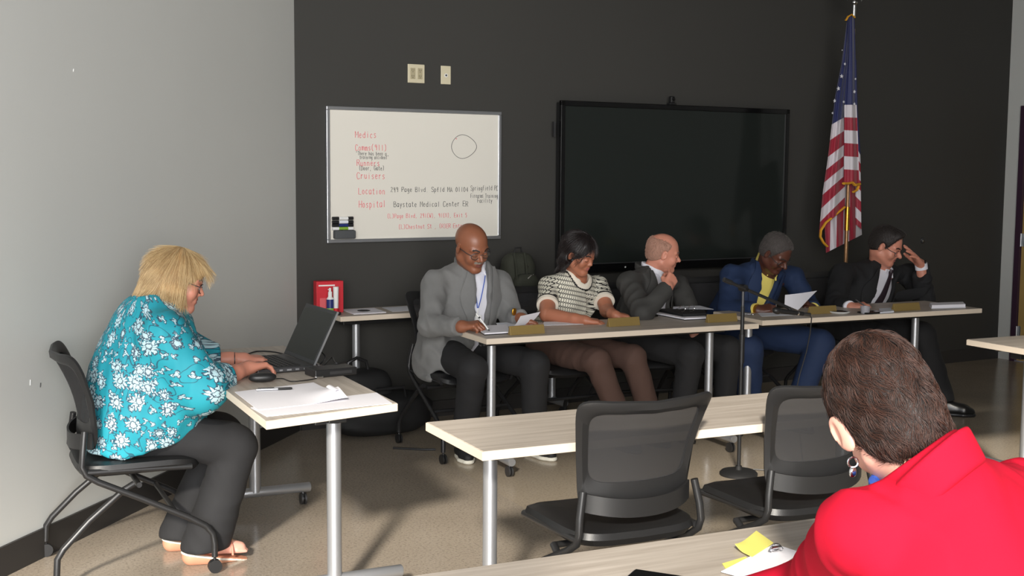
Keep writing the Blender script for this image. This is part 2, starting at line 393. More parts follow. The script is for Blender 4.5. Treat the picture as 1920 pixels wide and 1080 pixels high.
def board(name, a, b, n, h=.105, th=.012):
    a = np.array(a[:2]); b = np.array(b[:2]); n = np.array(n[:2])*th; q = G(); pts = [a, b, b+n, a+n]
    ar = sum(pts[i][0]*pts[(i+1) % 4][1]-pts[(i+1) % 4][0]*pts[i][1] for i in range(4))
    if ar < 0: pts = pts[::-1]
    q.prism([tuple(p) for p in pts], 0, h); return struct(name, q, M['baseboard'], smooth=False)
board('baseboard_left', WA+LD*.001, LE, LN, .122)
board('baseboard_back', WA+WD*.02, BC, WN, .105)
# right wall, door opening starts .15 m from the corner
wallbox('wall_right', BC+WN*.0, BC+WN*.150, M['wall_light'], side=1)
wallbox('wall_right', BC+WN*1.16, BC+WN*8.2, M['wall_light'], side=1)
wallbox('wall_right', BC+WN*.150, BC+WN*1.16, M['wall_light'], z0=2.17, side=1)
board('baseboard_right', BC+WN*1.22, BC+WN*8.2, -WD)
dr = G(); a0 = BC+WN*.150
def wbox(q, s0, s1, z0, z1, o0, o1, mi=0, ax=WN, base=BC, out=-WD):
    c = base+ax*(s0+s1)/2+out*(o0+o1)/2+np.array([0, 0, (z0+z1)/2])
    q.box(c, (abs(s1-s0), abs(o1-o0), z1-z0), np.array([ax, out, [0, 0, 1]]).T, mi)
wbox(dr, .150, .20, 0, 2.17, -.12, .03); wbox(dr, 1.11, 1.16, 0, 2.17, -.12, .03); wbox(dr, .20, 1.11, 2.12, 2.17, -.12, .03)
d1 = struct('door_1', dr, M['door_frame'], smooth=False)
ds = G(); wbox(ds, .205, 1.105, .01, 2.115, -.035, .008); mk('door_slab', ds, M['door_wood'], d1, smooth=False)
for z in (.25, 1.04, 1.86):
    hg = G(); hg.tube([BC+WN*.203-WD*.02+np.array([0, 0, z-.055]), BC+WN*.203-WD*.02+np.array([0, 0, z+.055])], .008); wbox(hg, .203, .235, z-.055, z+.055, .008, .011)
    mk('hinge', hg, M['alu'], d1)
dh = G(); dh.tube([BC+WN*1.03-WD*.01+np.array([0, 0, 1.0]), BC+WN*1.03-WD*.06+np.array([0, 0, 1.0]), BC+WN*.92-WD*.06+np.array([0, 0, 1.0])], .01); mk('door_handle', dh, M['alu'], d1)
# wall behind the camera: pier to the right of a floor to ceiling window
wallbox('wall_rear', (2.2, -.95), (12.5, -.95), M['wall_light'], side=-1)
wf = G()
for x in (-6.0, -4.35, -2.7, -1.05, .60, 2.15): wf.box((x, -1.0, CEIL/2), (.06, .1, CEIL))
wf.box((-1.92, -1.0, .05), (8.1, .1, .1)); wf.box((-1.92, -1.0, CEIL-.04), (8.1, .1, .08))
struct('window_1', wf, M['alu_mat'], smooth=False)
# ------------------------------------------------------------------ wall fittings
def W3(s, z, off=0.): return WA+WD*s+WN*off+np.array([0, 0, z])
def wall_thing(name, label, cat, s, z, group=None): return thing(name, label, cat, tuple(W3(s*WK, zk(z))), WTH, group)
def zk(z): return CAMH+(z-CAMH)*WK
# local frame of a wall thing: x along the wall, -y into the room, z up
FONT = {
'A': '0,0 2,6 4,0|1,2 3,2', 'B': '0,0 0,6 2.5,6 3.5,5 2.5,3.2 0,3.2|2.5,3.2 4,1.8 3,0 0,0', 'C': '4,5 3,6 1,6 0,4 0,2 1,0 3,0 4,1', 'D': '0,0 0,6 2,6 4,4.5 4,1.5 2,0 0,0',
'E': '4,6 0,6 0,0 4,0|0,3 3,3', 'F': '4,6 0,6 0,0|0,3 3,3', 'G': '4,5 3,6 1,6 0,4 0,2 1,0 3,0 4,1 4,3 2.5,3', 'H': '0,0 0,6|4,0 4,6|0,3 4,3', 'L': '0,6 0,0 4,0',
'M': '0,0 0,6 2,2.5 4,6 4,0', 'P': '0,0 0,6 3,6 4,4.8 3,3 0,3', 'R': '0,0 0,6 3,6 4,4.8 3,3 0,3|2,3 4,0', 'S': '4,5 3,6 1,6 0,4.8 1,3.3 3,2.8 4,1.4 3,0 1,0 0,1', 'T': '0,6 4,6|2,6 2,0', 'N': '0,0 0,6 4,0 4,6', 'W': '0,6 1,0 2,4 3,0 4,6',
'a': '3.4,3.5 2,4 .6,3.4 .2,1.6 1,0 2.4,.2 3.4,1.4|3.4,4 3.4,0', 'b': '.3,6 .3,0|.3,3 1.6,4 3.2,3 3,.8 1.6,0 .3,.8', 'c': '3.2,3.4 2,4 .6,3 .5,1 1.8,0 3.2,.6', 'd': '3.3,6 3.3,0|3.3,3 2,4 .5,3 .5,1 1.8,0 3.3,1',
'e': '.5,2.1 3.3,2.3 2.8,3.7 1.4,4 .4,2.6 .6,.8 1.8,0 3.2,.7', 'f': '3,5.6 2,6 1.3,5 1.3,0|.4,3.6 2.6,3.6', 'g': '3.3,3.4 2,4 .6,3.2 .6,1.4 1.8,.6 3.3,1.6|3.3,4 3.3,-1 2,-2 .7,-1.3', 'h': '.4,6 .4,0|.4,2.8 1.8,4 3,3.2 3.1,0',
'i': '1.8,4 1.8,0|1.8,5.2 1.8,5.5', 'l': '1.8,6 1.8,0', 'k': '.5,6 .5,0|3,4 .6,1.8 3.2,0', 'm': '.2,4 .2,0|.2,3 1.1,4 1.9,3.2 1.9,0|1.9,3 2.9,4 3.8,3.2 3.8,0', 'n': '.5,4 .5,0|.5,2.8 1.8,4 3.1,3.2 3.1,0',
'o': '1.8,4 .5,2.8 .6,.8 1.9,0 3.2,1 3.2,3 1.8,4', 'p': '.4,4 .4,-2|.4,3 1.8,4 3.3,2.8 2.8,.6 1.4,0 .4,.8', 'r': '.7,4 .7,0|.7,2.6 1.8,3.9 3,3.7', 's': '3.1,3.4 1.9,4 .7,3.2 1.2,2.3 2.8,1.7 3,.6 1.8,0 .5,.5', 't': '1.7,5.6 1.7,.6 2.6,0 3.2,.4|.5,4 3,4',
'u': '.5,4 .5,1 1.5,0 3.1,1|3.1,4 3.1,0', 'v': '.4,4 1.8,0 3.2,4', 'w': '.2,4 1,0 2,3 3,0 3.8,4', 'y': '.5,4 1.9,.6|3.2,4 1.2,-2', 'x': '.4,4 3.2,0|3.2,4 .4,0',
'0': '2,6 .5,4.6 .5,1.4 2,0 3.5,1.4 3.5,4.6 2,6', '1': '2,6 2,0', '2': '.5,4.8 1.6,6 3.2,5.4 3.2,4 .4,0 3.8,0', '4': '2.8,0 2.8,6 .3,2 3.8,2', '5': '3.4,6 .8,6 .6,3.6 2.4,3.8 3.4,2 2,0 .5,.6', '9': '3.2,4 1.6,3.2 .6,4.4 1.4,5.9 3,5.6 3.2,4 3,0',
'(': '2.6,6.6 1.2,5 1.2,1 2.6,-.6', ')': '1,6.6 2.4,5 2.4,1 1,-.6', ',': '1.6,.4 1,-1', '.': '1.6,.1 1.7,.3', '"': '1.2,6 1.2,4.8|2.2,6 2.2,4.8', '-': '.8,3 3,3'}
def write(q, text, x0, z0, x1, h, y, r, jit=.12, slant=0.):
    n = len(text); adv = (x1-x0)/n; sx = adv/5.3; sz = h/6
    for i, ch in enumerate(text):
        if ch not in FONT: continue
        dz = random.uniform(-.3, .3)*sz
        for st in FONT[ch].split('|'):
            pts = [tuple(map(float, p.split(','))) for p in st.split(' ')]
            pts = [(a+random.uniform(-jit, jit), b+random.uniform(-jit, jit)) for a, b in pts]
            P = [(x0+i*adv+a*sx+slant*b*sz, y, z0+b*sz+dz) for a, b in pts]
            q.tube(P, r, n=5, flat=1.)
bs0, bz0 = .184*WK, zk(1.160); BWd, BHt = 1.178*WK, .806*WK
wb = thing('whiteboard', 'aluminium framed whiteboard with red and black handwriting on the charcoal wall', 'whiteboard', tuple(W3(bs0+BWd/2, bz0)), WTH)
q = G(); q.box((0, -.012, BHt/2), (BWd-.02, .014, BHt-.02)); mk('writing_surface', q, M['board_white'], wb, smooth=False)
for nm, c, sz_ in (('frame_rail', (0, -.014, BHt-.011), (BWd, .028, .022)), ('frame_rail', (0, -.014, .011), (BWd, .028, .022)), ('frame_rail', (-BWd/2+.011, -.014, BHt/2), (.022, .026, BHt-.044)), ('frame_rail', (BWd/2-.011, -.014, BHt/2), (.022, .026, BHt-.044))):
    q = G(); q.box(c, sz_); mk(nm, q, M['alu'], wb, smooth=False, bevel=.003)
def wtext(c_, text, x, y, x2, hpx, r=.0017, **k):
    q = G(); s, z = wallsz(x, y); s2, z2 = wallsz(x2, y); s3, z3 = wallsz(x, y-hpx)
    write(q, text, s-bs0-BWd/2, z-bz0, s2-bs0-BWd/2, z3-z, -.0195, r, **k); mk('handwriting', q, M[c_], wb)
qr, qb = 'ink_red', 'ink_black'
wtext(qr, 'Medics', 664, 258, 705, 12); wtext(qr, 'Comms(911)', 664, 282, 724, 11, jit=.2); wtext(qr, 'Runners', 667, 311, 711, 11); wtext(qr, 'Cruisers', 667, 335, 721, 12)
wtext(qb, '"There has been a', 665, 291, 723, 7, .0013); wtext(qb, 'training accident"', 672, 298, 727, 7, .0013); wtext(qb, '(Door, Gate)', 671, 319, 719, 8, .0014)
wtext(qr, 'Location', 670, 364, 721, 12); wtext(qr, 'Hospital', 671, 389, 722, 13)
wtext(qb, '299 Page Blvd. Spfld MA 01104', 730, 360, 876, 9, .0016); wtext(qb, 'Baystate Medical Center ER', 736, 388, 876, 10, .0016)
wtext(qb, 'Springfield PD', 880, 357, 932, 9, .0014); wtext(qb, 'Firearms Training', 880, 371, 931, 8, .0013); wtext(qb, 'Facility', 893, 380, 921, 8, .0014)
wtext(qr, '(L)Page Blvd, 291(W), 91(N), Exit 5', 724, 409, 874, 8, .0014); wtext(qr, '(L)Chestnut St , (R)ER Entrance', 745, 429, 882, 8, .0014)
circ = []
for k in range(40):
    a = 2*math.pi*k/40+1.9; px = 866+23.5*math.cos(a)+1.5*math.cos(2*a); py = 275-21*math.sin(a)+1.2*math.sin(3*a); s, z = wallsz(px, py); circ.append((s-bs0-BWd/2, -.0195, z-bz0))
q = G(); q.tube(circ, .0016, n=5, closed=True); mk('drawn_circle', q, M['ink_black'], wb)
s, z = wallsz(852, 260); q = G(); q.tube([(s-bs0-BWd/2, -.0195, z-bz0), (s-bs0-BWd/2+.006, -.0195, z-bz0-.002)], .003, n=6)
mk('red_dot', q, M['ink_red'], wb)
# markers and eraser stuck to the board at its lower left corner
for i, (py, m1, m2, lb) in enumerate(((409, 'black_plastic', 'white', 'white barrelled marker, topmost of the pens on the whiteboard'), (416, 'black_plastic', 'paper2', 'second marker from the top on the whiteboard corner'), (422, 'black_plastic', 'blue_label', 'blue marker, third of the pens on the whiteboard'), (428, 'white', 'green_label', 'green marker lying just above the grey eraser'))):
    s, z = wallsz(640, py)
    t = thing('marker_pen', lb, 'marker', tuple(W3(s, z, .031)), WTH, 'markers on the whiteboard')
    q = G(); q.tube([(-.055, 0, 0), (.045, 0, 0)], .0095, n=12); mk('barrel', q, M[m2], t)
    q = G(); q.tube([(-.072, 0, 0), (-.030, 0, 0)], .0105, n=12); mk('cap', q, M[m1], t); q = G(); q.tube([(.03, 0, 0), (.064, 0, 0)], .0104, n=12); mk('end_plug', q, M[m1], t)
s, z = wallsz(641, 439)
q = G(); q.box((0, 0, 0), (.135, .045, .052)); o = mk('board_eraser', q, mat('grey felt eraser', (74, 76, 78), .9, bump=.4), bevel=.008, seg=3); o.location = tuple(W3(s, z, .042)); o.rotation_euler = (0, 0, WTH)
tag(o, 'dark grey whiteboard eraser at the lower left of the whiteboard', 'eraser')
# power outlet and cable plate
t = wall_thing('power_outlet', 'cream double power outlet plate above the whiteboard', 'outlet', .774, 2.18)
q = G(); q.box((0, -.004, 0), (.116, .008, .116)); mk('cover_plate', q, M['cream'], t, smooth=False, bevel=.003)
for x in (-.025, .025):
    q = G(); q.box((x, -.009, 0), (.034, .004, .068)); pl = mk('receptacle', q, M['cream_dark'], t, smooth=False, bevel=.002)
    q = G()
    for zc in (-.018, .018):
        q.box((x-.006, -.0113, zc+.003), (.0022, .001, .009)); q.box((x+.006, -.0113, zc+.003), (.0022, .001, .008)); q.tube([(x, -.011, zc-.008), (x, -.0118, zc-.008)], .0025, n=8)
    mk('slot', q, M['black_matte'], pl, smooth=False)
t = wall_thing('cable_plate', 'narrow cream wall plate with one black jack above the whiteboard', 'wall plate', .976, 2.18)
q = G(); q.box((0, -.004, 0), (.07, .008, .116)); mk('cover_plate', q, M['cream'], t, smooth=False, bevel=.003)
q = G(); q.lathe([(.012, 0), (.012, .003), (.007, .003)], (0, -.008, -.002), axis=(0, -1, 0)); mk('collar', q, M['white'], t)
q = G(); q.lathe([(.006, 0), (.006, .002)], (0, -.0105, -.002), axis=(0, -1, 0)); mk('jack', q, M['black_matte'], t)
t = wall_thing('wall_sensor', 'small round metal disc on the dark wall right of the flag', 'wall sensor', 5.248, 1.062)
q = G(); q.lathe([(.026, 0), (.026, .006), (.020, .012), (0.001, .014)], (0, 0, 0), axis=(0, -1, 0)); mk('disc', q, M['steel_dark'], t)
q = G(); q.lathe([(.008, 0), (.008, .016), (.001, .02)], (-.02, -.004, -.004), axis=(0, -1, 0)); mk('button', q, M['chrome'], t)
# television
tw, th_ = 1.955*WK, 1.125*WK; tz0 = .925
t = wall_thing('television', 'large black flat screen mounted on the charcoal wall', 'television', 1.766+1.955/2, tz0)
q = G(); q.box((0, -.045, th_/2), (tw-.02, .06, th_-.02)); mk('housing', q, M['black_plastic'], t, smooth=False, bevel=.006)
q = G(); b_ = .036
q.box((0, -.082, th_-b_/2), (tw, .026, b_)); q.box((-tw/2+.0175, -.082, th_/2), (.035, .026, th_)); q.box((tw/2-.0175, -.082, th_/2), (.035, .026, th_)); q.box((0, -.082, .03), (tw, .026, .06))
mk('bezel', q, M['black_gloss'], t, smooth=False, bevel=.004)
q = G(); q.box((0, -.078, th_/2+.012), (tw-.07, .012, th_-.09)); mk('screen', q, M['screen'], t, smooth=False)
q = G(); q.box((0, -.0965, .062), (tw-.07, .004, .007)); mk('sensor_bar', q, M['steel_dark'], t, smooth=False)
q = G(); q.tube([(-.47, -.096, .03), (-.47, -.0985, .03)], .006); mk('indicator_light', q, M['white'], t)
q = G(); q.box((-tw/2-.028, -.05, th_-.19), (.012, .02, .10)); mk('side_port_cover', q, M['steel_dark'], t, smooth=False)
t = wall_thing('camera_unit', 'small black webcam perched on the top edge of the flat screen', 'camera', 2.665, tz0+1.125)
q = G(); q.box((0, -.078, .006), (.06, .04, .012)); mk('clip', q, M['black_plastic'], t, smooth=False, bevel=.003)
q = G(); q.box((0, -.078, .036), (.036, .034, .048)); c_ = mk('body', q, M['black_plastic'], t, smooth=False, bevel=.008)
q = G(); q.lathe([(.012, 0), (.012, .008), (.008, .01)], (0, -.094, .04), axis=(0, -1, 0)); mk('lens', q, M['black_gloss'], t)
# scuffs on the light wall
for px, py, L_, m, lb in ((138, 132, .012, 'white', 'tiny white paint chip high on the light grey wall'), (57, 717, .022, 'white', 'short white scuff on the light grey wall behind the chair'), (76, 722, .018, 'steel_dark', 'short dark scuff on the light grey wall behind the chair')):
    d = ray(px, py); tt = ((WA-CO) @ LN)/(d @ LN); p = CO+tt*d
    q = G(); q.tube([np.array([0, 0, L_/2]), np.array([0, 0, -L_/2])+LD*.003], .002, n=6); o = mk('wall_scuff', q, M[m]); o.location = tuple(p+LN*.0005); tag(o, lb, 'scuff mark')
# ------------------------------------------------------------------ tables
def caster(q, c, r=.028):
    x, y = c; q.tube([(x-.013, y, r), (x-.004, y, r)], r, n=14); q.tube([(x+.004, y, r), (x+.013, y, r)], r, n=14)
    q.tube([(x, y, r), (x, y, 2*r+.006)], .006, n=8); q.tube([(x-.011, y, r), (x+.011, y, r)], .009, n=10)
def make_table(label, cx, cy, L_, D_, legs, corners=None, foot_axis='y', rz=0., colr=.024, group='wheeled meeting tables', foot=.27, zt=.74):
    t = thing('meeting_table', label, 'table', (cx, cy, 0), rz, group)
    q = G(); T = .030
    pts = corners or [(-L_/2, -D_/2), (L_/2, -D_/2), (L_/2, D_/2), (-L_/2, D_/2)]
    q.prism(pts, zt-T, zt-.0015); tb = mk('tabletop', q, M['edge'], t, smooth=False, bevel=.002)
    q = G(); c0 = np.mean(np.array(pts), 0); ins = [tuple(c0+(np.array(p)-c0)*(1-.004/np.linalg.norm(np.array(p)-c0)*1.4)) for p in pts]
    q.prism(ins, zt-.002, zt); o = mk('laminate_surface', q, M['laminate'], tb, smooth=False)
    if L_ < D_: o.data.materials[0] = M['laminate_y']
    q = G()
    if L_ > D_: q.box((0, 0, zt-T-.022), (L_-.16, .07, .04)); q.box((0, D_*.28, zt-T-.012), (L_-.2, .025, .024))
    else: q.box((0, 0, zt-T-.022), (.07, D_-.3, .04))
    mk('under_rail', q, M['black_plastic'], t, smooth=False, bevel=.003)
    for lx, ly in legs:
        q = G(); q.tube([(lx, ly, .085), (lx, ly, zt-T-.035)], colr, n=24); lg = mk('leg', q, M['alu_mat'], t)
        q = G(); q.box((lx, ly, zt-T-.014), (.07, .11, .028)); mk('leg_bracket', q, M['black_plastic'], lg, smooth=False, bevel=.004)
        ax = np.array([0, 1, 0.]) if foot_axis == 'y' else np.array([1., 0, 0])
        q = G(); c = np.array([lx, ly, .082]); q.tube([c-ax*foot, c-ax*(foot-.004), c+ax*(foot-.004), c+ax*foot], [.020, .023, .023, .020], n=18, flat=1.); mk('foot', q, M['alu_mat'], lg)
        for s in (-1, 1):
            q = G(); p = c+ax*s*(foot-.035); caster(q, p[:2]); mk('caster', q, M['steel_dark'], lg)
    return t
m2 = M['laminate'].copy(); m2.name = 'greige wood laminate crosswise'
for n_ in m2.node_tree.nodes:
    if n_.type == 'MAPPING': n_.inputs['Scale'].default_value = (22, 1.2, 22)
M['laminate_y'] = m2
lc = [(1.007, 4.083), (1.531, 4.215), (1.528, 5.83), (1.016, 5.83)]
make_table('short end on table with laptop beside the woman in turquoise', 1.27, 4.98, .52, 1.7, [(.035, -.70), (.06, .64)], [(x-1.27, y-4.98) for x, y in lc], foot_axis='x', foot=.265, colr=.027)
make_table('empty table in the middle with two mesh chairs pushed in', 2.37, 3.615, 1.74, .48, [(-.735, .0), (.735, .0)])
make_table('left commission table holding three name plates', 3.39, 5.92, 1.70, .50, [(-.70, .02), (.70, .02)])
make_table('right commission table holding two name plates', 5.20, 6.02, 1.72, .50, [(-.76, .02), (.56, .02)])
make_table('foreground table under the hands of the woman in red', 1.62, 2.125, 1.82, .51, [(-.76, 0), (.76, 0)])
make_table('table at the right edge near the yellow door', 5.72, 4.46, 1.75, .50, [(-.70, -.0), (.72, 0)])
bt = make_table('table against the charcoal wall holding the red box', 3.02, 7.0, 1.75, .38, [(-.70, 0), (.70, 0)], foot=.17)
_c = WA+WD*(.12+.875)+WN*.215; bt.location = (_c[0], _c[1], 0); bt.rotation_euler = (0, 0, WTH)
# ------------------------------------------------------------------ chairs
def make_chair(label):
    t = thing('mesh_back_chair', label, 'chair', (0, 0, 0), 0, 'black mesh back chairs')
    q = G(); n = 40   # seat cushion: rounded square lofted, front waterfall
    V = []; F = []; prof = [(.0, -.058, .30), (.6, -.056, .4), (.93, -.045, 1), (1., -.022, 1), (.97, -.002, 1), (.85, .008, 1), (.4, .004, 1), (0, .002, 1)]
    for k, (s, z, w) in enumerate(prof):
        for j in range(n):
            a = 2*math.pi*j/n; ca, sa = math.cos(a), math.sin(a); e = 2/5
            x = .235*s*math.copysign(abs(ca)**e, ca); y = .235*s*math.copysign(abs(sa)**e, sa)
            if s == 0: x = ca*.004; y = sa*.004
            zz = .462+z-.020*max(0, (y-.10)/.13)**2+.006*(x/.2)**2
            V.append((x, y-.0, zz))
    for k in range(len(prof)-1):
        for j in range(n): F.append((k*n+j, k*n+(j+1) % n, (k+1)*n+(j+1) % n, (k+1)*n+j))
    F += [tuple(range(n-1, -1, -1)), tuple(range((len(prof)-1)*n, len(prof)*n))]
    q.add(V, F); mk('seat', q, M['black_vinyl'], t)
    def S(u, v):   # backrest surface
        x = u*(.200+.058*v-.012*math.sin(v*3.1)); z = .515+.372*v+.018*u*u*v
        y = -.205-.10*v**1.8+.060*u*u*(.6+.4*v)+.012*math.sin(v*3.14)
        return np.array([x, y, z])
    def Nn(u, v):
        e = .01; a = S(u+e, v)-S(u-e, v); b = S(u, v+e)-S(u, v-e); return nrm(np.cross(a, b))
    def ringpt(k, n, fu, v0, v1, p):
        a = 2*math.pi*k/n; ca, sa = math.cos(a), math.sin(a); e = 2/p
        u = fu*math.copysign(abs(ca)**e, ca); v = (v0+v1)/2+(v1-v0)/2*math.copysign(abs(sa)**e, sa); return u, v
    n = 72; q = G(); V = []
    for k in range(n):
        o_ = ringpt(k, n, 1., -.0, 1., 9); i_ = ringpt(k, n, .84, .27, .90, 7); mid = ((o_[0]+i_[0])/2, (o_[1]+i_[1])/2)
        for (u, v), th in ((o_, .004), (mid, .0125), (i_, .004)): V.append(S(u, v)+Nn(u, v)*th)
        for (u, v), th in ((i_, -.006), (mid, -.012), (o_, -.006)): V.append(S(u, v)+Nn(u, v)*th)
    F = []
    for k in range(n):
        k2 = (k+1) % n
        for j in range(6): F.append((k*6+j, k*6+(j+1) % 6, k2*6+(j+1) % 6, k2*6+j))
    q.add(V, F); mk('backrest_frame', q, M['black_plastic'], t)
    q = G(); gr = np.array([[S(u*.86, .24+.68*v) for v in np.linspace(0, 1, 9)] for u in np.linspace(-1, 1, 13)]); q.sheet(gr, .002); mk('backrest_mesh', q, M['net'], t)
    q = G(); lb = []    # lumbar strap wrapping the rear of the frame
    for u in np.linspace(-1.0, 1.0, 15): p = S(u, .12); lb.append([p+np.array([0, -.030*(1-u**4)-.012, dz-.02*(1-u*u)]) for dz in (-.03, -.01, .012, .03)])
    q.sheet(np.array(lb), .008); mk('lumbar_band', q, M['black_plastic'], t)
    for s in (-1, 1):
        q = G(); x = s*.222
        q.tube([(x*.93, -.205, .60), (x, -.215, .52), (x*1.02, -.220, .47), (x*1.02, -.205, .435), (x*1.03, -.16, .405), (x*1.06, .0, .325), (x*1.08, .17, .235), (x*1.10, .235, .195), (x*1.10, .262, .16), (x*1.10, .268, .12), (x*1.1, .268, .065)], .0125, n=12)
        lg = mk('front_leg', q, M['black_tube'], t)
        q = G(); caster(q, (x*1.1, .268), .027); mk('caster', q, M['black_plastic'], lg)
        q = G(); q.tube([(x*.98, -.03, .385), (x, -.07, .365), (x*1.04, -.20, .26), (x*1.08, -.295, .165), (x*1.1, -.318, .13), (x*1.1, -.322, .065)], .0125, n=12)
        lg = mk('rear_leg', q, M['black_tube'], t)
        q = G(); caster(q, (x*1.1, -.322), .027); mk('caster', q, M['black_plastic'], lg)
        q = G(); q.tube([(x, -.20, .445), (x, .0, .440), (x*.98, .19, .432)], .012, n=10); mk('seat_rail', q, M['black_tube'], t)
    q = G(); q.tube([(-.21, -.01, .375), (.21, -.01, .375)], .011, n=10); q.tube([(-.235, .12, .262), (.235, .12, .262)], .010, n=10); mk('cross_bar', q, M['black_tube'], t)
    return t
R_ = math.radians
ch = make_chair('black mesh chair under the woman in the turquoise blouse'); ch.location = (.70, 5.03, 0); ch.rotation_euler = (0, 0, R_(-90))
def chair(x, y, deg, label): return dup(ch, (x, y, 0), R_(deg), label)
chair(2.015, 3.50, 0, 'empty black mesh chair, left one at the middle table')
chair(2.73, 3.49, 0, 'empty black mesh chair, right one at the middle table')
chair(2.70, 6.38, 184, 'black mesh chair under the man in the grey blazer')
chair(3.36, 6.44, 184, 'black mesh chair under the woman in the patterned knit top')
chair(3.95, 6.46, 172, 'black mesh chair under the bald man in the charcoal suit')
chair(4.72, 6.62, 183, 'black mesh chair under the man in the blue suit')
chair(5.72, 6.66, 186, 'black mesh chair under the man in the black suit')
chair(1.58, 1.14, -22, 'black mesh chair under the woman in the red jacket')
chair(5.36, 3.98, 8, 'black mesh chair cut off by the right edge, at the right hand table')
# ------------------------------------------------------------------ microphone stand
mx_, my_ = at(1392, 600, y=5.25)[:2]
t = thing('microphone_stand', 'black microphone stand with boom in front of the commission tables', 'microphone stand', (mx_, my_, 0))
O3 = np.array([mx_, my_, 0])
q = G(); q.lathe([(.10, 0), (.10, .012), (.09, .022), (.02, .03), (.016, .05)], n=32); mk('base', q, M['black_matte'], t)
q = G(); q.tube([(0, 0, .03), (0, 0, .90)], .0105, n=14); q.tube([(0, 0, .60), (0, 0, .75)], .015, n=14); mk('pole', q, M['black_tube'], t)
zc = at(1391, 540, y=my_)[2]
q = G(); q.tube([(0, 0, .88), (0, 0, zc)], .007, n=12); mk('inner_pole', q, M['steel_dark'], t)
q = G(); q.tube([(0, -.02, zc), (0, .02, zc)], .019, n=16); q.tube([(.0, -.02, zc), (.0, -.05, zc-.01)], .006, n=8); mk('clutch', q, M['black_plastic'], t)
b0 = at(1357, 524, y=5.24)-O3; b1 = at(1478, 577, y=5.20)-O3
q = G(); q.tube([b0, b1], .0085, n=12); q.tube([b0, b0+(b1-b0)*.12], .0125, n=12); mk('boom', q, M['black_tube'], t)
m0 = at(1453, 582, y=5.19); m1 = at(1519, 590, y=5.19); md = nrm(m1-m0)
q = G(); q.tube([b1, (m0+m1)/2-O3], .008, n=10); mk('clip', q, M['black_plastic'], t)
t = thing('microphone', 'black handheld microphone clipped to the boom over the right commission table', 'microphone', tuple(m0))
q = G(); L_ = np.linalg.norm(m1-m0); Q = lambda s: md*s
q.tube([Q(.03), Q(L_*.55), Q(L_*.8)], [.014, .012, .0105], n=16); mk('handle', q, M['black_matte'], t)
q = G(); q.tube([Q(-.012), Q(-.006), Q(.008), Q(.022), Q(.034)], [.006, .014, .0185, .0185, .0145], n=16); mk('grille', q, M['black_plastic'], t)
q = G(); q.tube([Q(L_*.62), Q(L_*.66)], .0125, n=16); mk('band', q, M['chrome'], t)
q = G(); q.tube([Q(L_*.8), Q(L_)], .0095, n=14); mk('plug', q, M['steel_dark'], t)
cab = [m1, m1+np.array([.01, 0, -.02]), at(1519, 625, y=5.2), at(1512, 660, y=5.2), at(1500, 700, y=5.2), at(1492, 735, y=5.2), (4.2, 5.2, .05), (4.17, 5.2, .012), (4.05, 5.22, .006), (3.95, 5.3, .006)]
q = G(); q.tube(cab, .0032, n=8); o = mk('microphone_cable', q, M['black_plastic'], None); tag(o, 'thin black cable hanging from the microphone to the floor', 'cable')
# ------------------------------------------------------------------ flag
fp = at(1592, 300, y=7.0)[:2]
F0 = np.array([fp[0]-.0, 7.0, 0.])
t = thing('flagpole', 'wood and brass flagpole standing behind the man in the black suit', 'flagpole', tuple(F0))
q = G(); q.lathe([(.16, 0), (.16, .02), (.12, .045), (.035, .07), (.03, .14)], n=32); mk('base', q, M['gold'], t)
q = G(); q.tube([(0, 0, .1), (0, 0, 1.38)], .0135, n=16); q.tube([(0, 0, 1.38), (0, 0, 2.62)], .012, n=16); mk('pole', q, M['flag_pole'], t)
zj0, zj1 = at(1590, 432, y=7.0)[2], at(1590, 388, y=7.0)[2]
q = G(); q.tube([(0, 0, zj0), (0, 0, zj1)], .0175, n=16); mk('ferrule', q, M['gold'], t)
zs0, zs1 = at(1594, 26, y=7.0)[2], at(1594, 6, y=7.0)[2]
q = G(); q.tube([(0, 0, zs0-.02), (0, 0, zs1)], .012, n=16); q.lathe([(.012, 0), (.024, .012), (.024, .02), (.01, .034)], (0, 0, zs1-.01)); mk('finial_collar', q, M['chrome'], t)
q = G(); zt_ = zs1+.03
q.lathe([(.012, 0), (.03, .03), (.034, .07), (.024, .11), (.018, .135), (.021, .155), (.008, .175)], (0, 0, zt_))
for s in (-1, 1):
    q.add([(s*.018, -.006, zt_+.10), (s*.05, -.008, zt_+.13), (s*.085, 0, zt_+.10), (s*.088, .004, zt_+.02), (s*.062, .0, zt_-.015), (s*.045, 0, zt_+.03), (s*.02, .012, zt_+.04), (s*.045, .018, zt_+.1)], [(0, 1, 5, 6), (1, 2, 3, 5), (3, 4, 5), (0, 6, 7, 1), (1, 7, 3, 2), (7, 6, 5, 3), (5, 4, 3)])
mk('eagle_finial', q, M['chrome'], t, smooth=False)
ft = thing('national_flag', 'furled red white and blue flag with gold fringe hanging on the pole', 'flag', tuple(F0))
def fl_pt(px, py, y): return at(px, py, y=y)-F0
